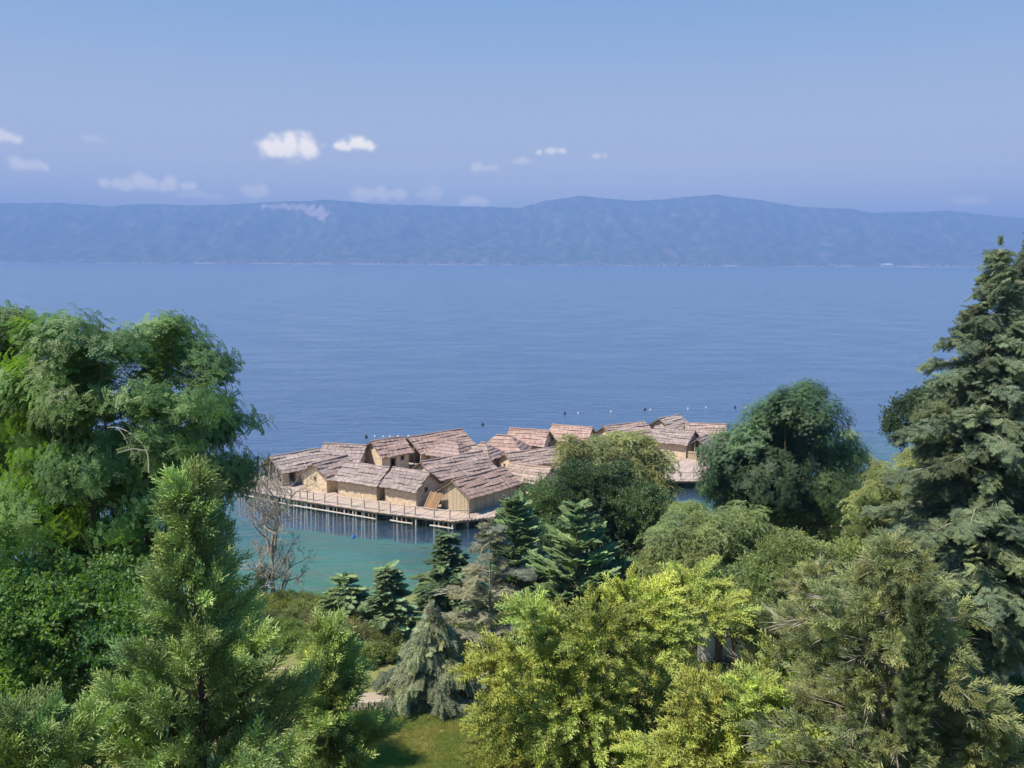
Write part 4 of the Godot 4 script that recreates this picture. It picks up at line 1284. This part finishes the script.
			"lobes": [[-23.06, 2.24, -72, 1.1], [-22.02, 2.14, -73, 1.2], [-20.21, 2.34, -72, 1.3], [-18.82, 2.32, -72.5, 1.3], [-17.18, 2.47, -72, 1.3], [-15.62, 2.65, -71, 1.2], [-14.09, 2.82, -70, 1.1], [-18.69, 2.73, -69.5, 1.2], [-20.15, 2.64, -69.5, 1.1], [-21.53, 2.66, -69.5, 1.2], [-16.95, 2.88, -69, 1.2], [-15.28, 3.05, -68, 1.1]]},
		{"n": "shoreline_shrub", "l": "brownish twiggy shrub under the pair of small firs", "c": "shrub", "g": "shrubs along the shore", "s": "broad", "sz": 0.5, "de": 2.4, "col": Color(0.286, 0.28, 0.152), "b": Vector3(-13, 3.46, -63.14), "r": .05,
			"lobes": [[-14.38, 3.66, -64, 1.1], [-13.21, 3.67, -64.5, 1.2], [-11.8, 3.91, -63, 1.1], [-13.35, 3.99, -62, 1.1], [-12, 4.19, -61, 1.1], [-10.75, 4.06, -62, 1], [-15.48, 3.37, -65.5, 1]]},
		{"n": "shoreline_shrub", "l": "bright green shrub beside the round raised lawn", "c": "shrub", "g": "shrubs along the shore", "s": "broad", "sz": 0.5, "de": 2.4, "col": Color(0.222, 0.311, 0.113), "b": Vector3(-17.67, 3.44, -61.89), "r": .05,
			"lobes": [[-20.2, 3.46, -64, 1.2], [-18.71, 3.66, -63, 1.2], [-17.66, 3.56, -64, 1.2], [-16.19, 3.66, -63.5, 1.1], [-18.53, 3.98, -60.5, 1.1], [-17.12, 4.11, -60, 1.1], [-15.86, 4.13, -60, 1], [-14.98, 4.03, -61, 1], [-19.82, 3.89, -61, 1.2]]},
		{"n": "shoreline_shrub", "l": "low olive shrub spreading between the raised lawn and the small firs", "c": "shrub", "g": "shrubs along the shore", "s": "broad", "sz": 0.5, "de": 2.4, "col": Color(0.245, 0.27, 0.123), "b": Vector3(-14.8, 3.05, -65.43), "r": .05,
			"lobes": [[-20.21, 3.1, -66.5, 1.2], [-18.82, 3.15, -66.5, 1.2], [-16.98, 3.3, -66, 1.2], [-15.99, 3.17, -67, 1.1], [-10.66, 3.67, -65, 1.1], [-11.9, 3.44, -66, 1], [-9.01, 4.31, -61, 1.1]]},
		{"n": "shoreline_shrub", "l": "rounded yellow-green shrub against the juniper with upright fronds", "c": "shrub", "g": "shrubs along the shore", "s": "broad", "sz": 0.5, "de": 2.4, "col": Color(0.292, 0.343, 0.132), "b": Vector3(-11.28, 4.36, -57.29), "r": .05,
			"lobes": [[-13.05, 4.61, -57.5, 1], [-12.08, 4.61, -58, 1.1], [-10.68, 4.73, -57, 1], [-9.62, 4.73, -57, 1], [-10.92, 4.79, -55.5, 0.9], [-13.82, 4.36, -58.5, 0.8], [-8.76, 4.67, -57.5, 0.9]]},
	]
	for k in broad.size():
		broad_tree(broad[k], k)
	var cones := [
		{"n": "juniper", "l": "feathery green juniper with long side sprays before the leafy tree", "c": "tree", "g": "junipers on the slope", "s": "juniper", "sz": 0.8, "col": Color(0.389, 0.505, 0.194), "b": Vector3(-7.69, 17.02, -21), "h": 8.66, "r": 0.1, "m": "asc", "p": [[0.068, 0.09], [0.154, 0.30], [0.241, 0.70], [0.355, 1.35], [0.476, 1.87], [0.577, 2.15], [0.833, 2.85]]},
		{"n": "juniper", "l": "low juniper with a feathery top below the dense dark leafy tree", "c": "tree", "g": "junipers on the slope", "s": "juniper", "sz": 0.62, "col": Color(0.346, 0.465, 0.165), "b": Vector3(-8.53, 20.8, -15), "h": 2.29, "r": 0.1, "m": "asc", "p": [[0.231, 1.00], [0.463, 1.58]]},
		{"n": "juniper", "l": "bright green juniper with upright fronds beside the stone edged path", "c": "tree", "g": "junipers on the slope", "s": "juniper", "sz": 0.8, "col": Color(0.442, 0.554, 0.191), "b": Vector3(-5.68, 13.54, -27), "h": 5.94, "r": 0.1, "m": "asc", "p": [[0.100, 0.42], [0.268, 0.96], [0.409, 1.32], [0.552, 1.62], [0.770, 1.98]]},
		{"n": "fir_tree", "l": "small fir with drooping level boughs nearest the bare grey tree", "c": "tree", "g": "firs below the village", "s": "fir", "sz": 1, "col": Color(0.298, 0.41, 0.194), "b": Vector3(-12.64, 3.06, -66), "h": 4.57, "r": 0.12, "m": "lvl", "p": [[0.312, 1.91], [0.661, 3.23]]},
		{"n": "fir_tree", "l": "small pointed dark fir between the drooping fir and the grey cedar", "c": "tree", "g": "firs below the village", "s": "fir", "sz": 1, "col": Color(0.279, 0.391, 0.207), "b": Vector3(-8.94, 3.65, -63), "h": 5.52, "r": 0.12, "m": "lvl", "p": [[0.329, 1.40], [0.743, 2.66]]},
		{"n": "fir_tree", "l": "dark fir half hidden behind the dying cedar", "c": "tree", "g": "firs below the village", "s": "fir", "sz": 1.1, "col": Color(0.197, 0.293, 0.149), "b": Vector3(-5.01, 3.1, -68), "h": 7.03, "r": 0.13, "m": "lvl", "p": [[0.195, 0.91], [0.542, 2.57], [1.010, 3.78]]},
		{"n": "fir_tree", "l": "green fir with upswept boughs against the round dark tree", "c": "tree", "g": "firs below the village", "s": "fir", "sz": 1.1, "col": Color(0.259, 0.371, 0.179), "b": Vector3(0.33, 3.91, -64), "h": 10.33, "r": 0.14, "m": "asc2", "p": [[0.182, 1.28], [0.402, 2.28], [0.698, 3.13]]},
		{"n": "fir_tree", "l": "broad light green fir in front of the round dark tree", "c": "tree", "g": "firs below the village", "s": "fir", "sz": 1.1, "col": Color(0.27, 0.39, 0.182), "b": Vector3(4.56, 4.2, -60), "h": 10.55, "r": 0.16, "m": "asc2", "p": [[0.181, 1.60], [0.383, 3.33], [0.656, 4.80], [0.933, 5.33]]},
		{"n": "dying_cedar", "l": "dying cedar with thin brownish boughs and a bare pale trunk", "c": "tree", "g": "", "s": "cedar", "sz": 0.9, "col": Color(0.403, 0.411, 0.307), "b": Vector3(-1.23, 4.66, -53), "h": 11.02, "r": 0.16, "m": "thin", "p": [[0.125, 0.71], [0.354, 2.24], [0.587, 3.53], [0.822, 4.36]]},
		{"n": "grey_cedar", "l": "grey-green weeping cedar shading the stone edged path", "c": "tree", "g": "", "s": "cedar", "sz": 0.85, "col": Color(0.449, 0.497, 0.353), "b": Vector3(-4.66, 4.82, -51), "h": 6.43, "r": 0.17, "m": "drp", "p": [[0.192, 1.02], [0.434, 2.27], [0.677, 3.29], [0.874, 3.74]]},
		{"n": "tall_cedar", "l": "tall dark cedar with layered boughs rising above the water line", "c": "tree", "g": "tall cedars", "s": "cedar", "sz": 0.62, "col": Color(0.245, 0.325, 0.205), "b": Vector3(21.95, 5.78, -41), "h": 26.54, "r": 0.35, "m": "lvl", "p": [[0.044, 0.41], [0.125, 1.37], [0.211, 2.55], [0.281, 3.37], [0.351, 4.01], [0.459, 4.46], [0.568, 4.74], [0.661, 4.74], [0.736, 4.10]]},
		{"n": "tall_cedar", "l": "tall dark cedar standing close behind its layered twin", "c": "tree", "g": "tall cedars", "s": "cedar", "sz": 0.62, "col": Color(0.235, 0.315, 0.203), "b": Vector3(26.54, 5.13, -46), "h": 28.06, "r": 0.35, "m": "lvl", "p": [[0.071, 0.82], [0.157, 1.84], [0.249, 2.96], [0.398, 4.34], [0.628, 5.37], [0.726, 5.37]]},
		{"n": "bare_juniper", "l": "wide grey-green juniper full of bare twigs beside the golden cypress", "c": "tree", "g": "twiggy junipers", "s": "juniper", "sz": 0.55, "col": Color(0.362, 0.409, 0.186), "b": Vector3(10.08, 15.86, -23), "h": 7.95, "r": 0.13, "m": "twig", "p": [[0.103, 1.02], [0.208, 1.79], [0.348, 2.56], [0.526, 3.02], [0.810, 3.58]]},
		{"n": "bare_juniper", "l": "grey-green juniper thinned to bare twigs behind the lower golden cypress", "c": "tree", "g": "twiggy junipers", "s": "juniper", "sz": 0.55, "col": Color(0.361, 0.4, 0.185), "b": Vector3(9.66, 13.54, -27), "h": 8.37, "r": 0.13, "m": "twig", "p": [[0.116, 0.90], [0.233, 1.65], [0.391, 2.25], [0.631, 2.70], [0.827, 3.00]]},
		{"n": "bare_juniper", "l": "olive juniper beneath the tall cedars in front of the red awning", "c": "tree", "g": "twiggy junipers", "s": "juniper", "sz": 0.55, "col": Color(0.393, 0.429, 0.197), "b": Vector3(12.26, 16.44, -22), "h": 3.69, "r": 0.12, "m": "twig", "p": [[0.186, 0.73], [0.373, 1.22], [0.584, 1.71]]},
		{"n": "narrow_cypress", "l": "narrow bright green cypress standing under the domed tree", "c": "tree", "g": "", "s": "juniper", "sz": 0.7, "col": Color(0.333, 0.417, 0.169), "b": Vector3(18.71, 5.13, -46), "h": 13.65, "r": 0.1, "m": "asc", "p": [[0.079, 0.61], [0.179, 1.02], [0.319, 1.33], [0.564, 1.53]]},
		{"n": "narrow_cypress", "l": "thin dark spire of a cypress among bare juniper twigs", "c": "tree", "g": "", "s": "juniper", "sz": 0.4, "col": Color(0.159, 0.22, 0.107), "b": Vector3(10.01, 17.02, -21), "h": 6.11, "r": 0.06, "m": "asc", "p": [[0.116, 0.16], [0.284, 0.26], [0.540, 0.33], [0.888, 0.37]]},
	]
	for k in cones.size():
		conifer(cones[k], k)
	bare_tree()
	undergrowth()


func undergrowth():                                    # low scrub and ivy that cover the slope between the trees
	var r := RandomNumberGenerator.new()
	r.seed = 60
	var places := []
	var tints := []
	while places.size() < 14000:
		var x := r.randf_range(-48, 52)
		var z := r.randf_range(-104, -22)
		var lawn := x > -20 and x < 9 and z > -59 and z < -35.5
		if lawn or land(x, z) < 2.0 or bumps.get_noise_2d(x * 4, z * 4) + r.randf_range(-.3, .3) < -.05: continue
		var bank := x > -30 and x < -4 and z < -56
		if bank and r.randf() < .6: continue
		places.append(Transform3D(facing((Vector3.UP + ball(r) * .7).normalized(), ball(r), r.randf_range(.4, .95)), Vector3(x, land(x, z) - .05, z)))
		tints.append(shade(Color(.15, .2, .075), r, .22))
	crown(self, "broad", places, tints, mats.leaf)
	var o := get_node("crown")
	o.name = "undergrowth"
	tag(o, "low green scrub covering the slope between the trees", "undergrowth")


# ---------------------------------------------------------------- small things
func small_things():
	# dry stone edge of the path
	var w := thing("stone_wall", "low dry stone wall edging the path behind the lawn", "wall", Vector3(-5.9, land(-5.9, -50.0), -50.0))
	var shapes := []
	for k in 5:
		var b := Builder.new()
		var p := []
		for j in 8:
			p.append(Vector3((-1 if j & 1 else 1) * rng.randf_range(.38, .5), (-1 if j & 2 else 1) * rng.randf_range(.38, .5), (-1 if j & 4 else 1) * rng.randf_range(.38, .5)))
		b.quad(p[1], p[0], p[2], p[3]); b.quad(p[3], p[2], p[6], p[7]); b.quad(p[0], p[4], p[6], p[2]) 
		b.quad(p[5], p[1], p[3], p[7]); b.quad(p[4], p[5], p[7], p[6]); b.quad(p[1], p[5], p[4], p[0])
		shapes.append(b.mesh())
	for row in 2:
		for k in 24:
			var o := part("stone", shapes[rng.randi() % 5], mats.stone, w)
			var x := -4.2 + k * 0.36 + row * .16
			o.position = Vector3(x, land(-5.9 + x, -50.0) - w.position.y + .12 + row * .24, rng.randf_range(-.06, .06))
			o.rotation = Vector3(0, rng.randf_range(-.25, .25), 0)
			o.scale = Vector3(.36, .26, .4)
	# gravel path behind it
	var b := Builder.new()
	for k in 24:
		var x0 := -11.5 + k * 0.45
		var x1 := x0 + 0.45
		b.quad(Vector3(x0, land(x0, -50.5) + .03, -50.4), Vector3(x1, land(x1, -50.5) + .03, -50.4), Vector3(x1, land(x1, -52.3) + .06, -52.3), Vector3(x0, land(x0, -52.3) + .06, -52.3))
	part("path", b.mesh(), plain("gravel", srgb(.42, .36, .29), 0.95, noise_texture(.08, 4, srgb(.6, .58, .55), srgb(1, 1, 1), 256, 40), 1.0), self, "structure")
	# round raised lawn
	var lawn := thing("raised_lawn", "small round raised lawn with a pale stone rim", "lawn", Vector3(-14.3, land(-14.3, -53.0), -53.0))
	var t := Builder.new()
	var rim := Builder.new()
	for k in 32:
		var a0 := TAU * k / 32
		var a1 := TAU * (k + 1) / 32
		var d0 := Vector3(cos(a0) * 2.2, 0, sin(a0) * 1.7)
		var d1 := Vector3(cos(a1) * 2.2, 0, sin(a1) * 1.7)
		t.tri(Vector3(0, .5, 0), d1 * .96 + Vector3(0, .42, 0), d0 * .96 + Vector3(0, .42, 0))
		rim.box((d0 + d1) * .5 + Vector3(0, .1, 0), (d1 - d0) * .49, Vector3(0, .36, 0), (d0 + d1).normalized().cross(Vector3.UP).cross(Vector3.UP) * .1)
	part("turf", t.mesh(), plain("turf", srgb(.19, .2, .07), 0.95, noise_texture(.05, 4, srgb(.6, .6, .55), srgb(1, 1, 1), 256, 41), 0.6), lawn)
	part("rim", rim.mesh(), plain("old_stone", srgb(.33, .29, .21), 0.95), lawn)
	# lawn grass
	var g := Builder.new()
	for k in 14:
		var a := rng.randf() * TAU
		var p := Vector3(cos(a), 0, sin(a)) * rng.randf() * .14
		var d := Vector3(rng.randfn() * .35, 1, rng.randfn() * .35).normalized()
		g.leaf(p, d, Vector3(cos(a * 3), 0, sin(a * 3)), rng.randf_range(.08, .18), .018, .1)
	sprays.grass = g.mesh()
	var mm := MultiMesh.new()
	mm.transform_format = MultiMesh.TRANSFORM_3D
	mm.use_colors = true
	mm.mesh = g.mesh()
	mm.instance_count = 26000
	for k in mm.instance_count:
		var x := rng.randf_range(-12, 4)
		var z := rng.randf_range(-49.6, -36)
		mm.set_instance_transform(k, Transform3D(Basis(Vector3.UP, rng.randf() * TAU).scaled(Vector3.ONE * rng.randf_range(.7, 1.3)), Vector3(x, land(x, z), z)))
		var dry := smoothstep(-.2, .5, bumps.get_noise_2d(x * 12, z * 12) + rng.randf_range(-.2, .2))
		mm.set_instance_color(k, Color(.27, .33, .1).lerp(Color(.42, .38, .16), dry))
	var o := MultiMeshInstance3D.new()
	o.name = "lawn_grass"
	o.multimesh = mm
	o.material_override = mats.leaf
	tag(o, "short dry green grass of the lawn before the stone wall", "grass")
	o.set_meta("kind", "stuff")
	add_child(o)
	# pale terrace wall between the trees
	var y := land(15.2, -57.5)
	var tw := thing("terrace_wall", "pale plastered terrace wall glimpsed between willow and golden cypress", "wall", Vector3(15.2, y, -57.5), -0.15)
	b = Builder.new()
	b.box(Vector3(0, .9, 0), Vector3(2.6, 0, 0), Vector3(0, 1.2, 0), Vector3(0, 0, .15))
	part("wall", b.mesh(), plain("plaster", srgb(.72, .7, .68), 0.9), tw)
	b = Builder.new()
	b.box(Vector3(0, 2.15, 0), Vector3(2.7, 0, 0), Vector3(0, .06, 0), Vector3(0, 0, .24))
	part("coping", b.mesh(), mats.stone, tw)
	# red awning over a white stand
	y = land(31.2, -55.5)
	var st := thing("market_stand", "white stand under a red striped awning beneath the tall cedars", "stand", Vector3(32.2, y, -55.5), -0.3)
	b = Builder.new()
	b.box(Vector3(0, .5, 0), Vector3(1.6, 0, 0), Vector3(0, .5, 0), Vector3(0, 0, .4))
	b.box(Vector3(0, 1.04, 0), Vector3(1.75, 0, 0), Vector3(0, .04, 0), Vector3(0, 0, .55))
	part("counter", b.mesh(), mats.white_paint, st)
	for x in [-1.7, 1.7]:
		for z in [-.7, .7]:
			b = Builder.new()
			b.tube([Vector3(x, 0, z), Vector3(x, 2.3 - z * .25, z)], [.035, .035], 6)
			part("post", b.mesh(), mats.white_paint, st)
	for k in 9:
		b = Builder.new()
		b.box(Vector3(-1.8 + k * .45, 2.3, .1), Vector3(.22, 0, 0), Vector3(0, .02, .005), Vector3(0, -.25, 1.0))
		b.box(Vector3(-1.8 + k * .45, 1.93, 1.11), Vector3(.22, 0, 0), Vector3(0, .13, 0), Vector3(0, 0, .012))
		part("awning_strip", b.mesh(), mats.red_cloth if k % 3 else mats.white_paint, st)
	# swimming buoys and floats
	var buoy := Builder.new()
	var prof := [[0, -.28], [.2, -.2], [.28, 0], [.2, .22], [.08, .32], [.07, .5], [0, .52]]
	for k in prof.size() - 1:
		for j in 10:
			var a0 := TAU * j / 10
			var a1 := TAU * (j + 1) / 10
			var e0 := Vector3(cos(a0), 0, sin(a0))
			var e1 := Vector3(cos(a1), 0, sin(a1))
			buoy.quad(e1 * prof[k][0] + Vector3(0, prof[k][1], 0), e0 * prof[k][0] + Vector3(0, prof[k][1], 0), e0 * prof[k + 1][0] + Vector3(0, prof[k + 1][1], 0), e1 * prof[k + 1][0] + Vector3(0, prof[k + 1][1], 0))
	var bm := buoy.mesh()
	var dark := plain("dark_buoy", srgb(.03, .035, .05), .5)
	for q in [[-5.6, -171.2, 1], [11.0, -184.5, 1], [28.5, -190.2, 1], [48.6, -193.5, 1], [13.8, -185.0, 0], [20.9, -187.3, 0], [29.6, -190, 0], [38, -191.8, 0], [42.2, -193.3, 0], [51, -194, 0], [62, -198, 0], [-24.5, -158.6, 0], [-23, -158.5, 0], [-21.8, -158.7, 0], [-20.4, -158.9, 0], [-18.6, -159.4, 0], [-26, -158.2, 1]]:
		var p := part("dark_buoy" if q[2] else "white_buoy", bm, dark if q[2] else mats.float_plastic, self)
		p.position = Vector3(q[0] * .952, WATER + 0.05, q[1] * .952)
		p.scale = Vector3.ONE * (1.0 if q[2] else .6)
		tag(p, "dark marker buoy floating on the lake behind the village" if q[2] else "small white float on the lake behind the village", "buoy", "dark marker buoys" if q[2] else "white floats on the lake")
	for k in 40:
		var p := part("white_buoy", bm, mats.float_plastic, self)
		var s := rng.randf()
		p.position = Vector3(lerpf(-43, -30, s) + rng.randfn() * .4, WATER, -124 + rng.randfn() * 2.2 - 1.5 * s)
		p.scale = Vector3.ONE * rng.randf_range(.35, .8)
		tag(p, "white float bobbing off the outer end of the village deck", "buoy", "white floats off the deck end")
	var bl := part("blue_buoy", bm, plain("blue_buoy", srgb(.03, .12, .35), .5), self)
	bl.position = Vector3(-17.1, WATER, -94.5)
	bl.scale = Vector3(1.0, .7, 1.0)
	tag(bl, "blue buoy floating in the green bay before the deck", "buoy")


# ---------------------------------------------------------------- scene
func _ready():
	rng.seed = 11
	var cam := Camera3D.new()
	cam.name = "camera"
	cam.position = Vector3(0, 31, 0)
	cam.rotation = Vector3(deg_to_rad(-7.645), 0, 0.005)
	cam.fov = 46.213
	cam.near = 0.1
	cam.far = 60000
	cam.current = true
	add_child(cam)
	var env := Environment.new()
	env.background_mode = Environment.BG_SKY
	var sm := ProceduralSkyMaterial.new()
	sm.sky_top_color = srgb(.014, .098, .218)
	sm.sky_horizon_color = srgb(.49, .41, .29)
	sm.sky_curve = 0.1
	sm.ground_bottom_color = srgb(.1, .14, .22)
	sm.ground_horizon_color = srgb(.49, .41, .29)
	sm.sun_angle_max = 1.0
	sm.sky_cover = ImageTexture.create_from_image(clouds())
	env.sky = Sky.new()
	env.sky.sky_material = sm
	env.background_energy_multiplier = 1.0
	env.tonemap_mode = Environment.TONE_MAPPER_LINEAR
	env.tonemap_exposure = 3.1
	env.fog_enabled = true
	env.fog_density = 0.000128
	env.fog_light_color = Color(0.56, 0.72, 1.0)
	env.volumetric_fog_enabled = true              # only the lake's FogVolume uses it
	env.volumetric_fog_density = 0.0
	env.sdfgi_enabled = true
	env.ssao_enabled = true
	env.ssil_enabled = true
	var we := WorldEnvironment.new()
	we.environment = env
	add_child(we)
	var sun := DirectionalLight3D.new()
	sun.name = "sun"
	sun.light_energy = 0.92
	sun.light_color = Color(1.0, 0.95, 0.87)
	sun.light_angular_distance = 0.5
	sun.shadow_enabled = true
	sun.basis = Basis.looking_at(-Vector3(-0.53, 0.80, 0.22).normalized(), Vector3.UP)
	add_child(sun)

	make_materials()
	setting()
	village()
	plants()
	small_things()
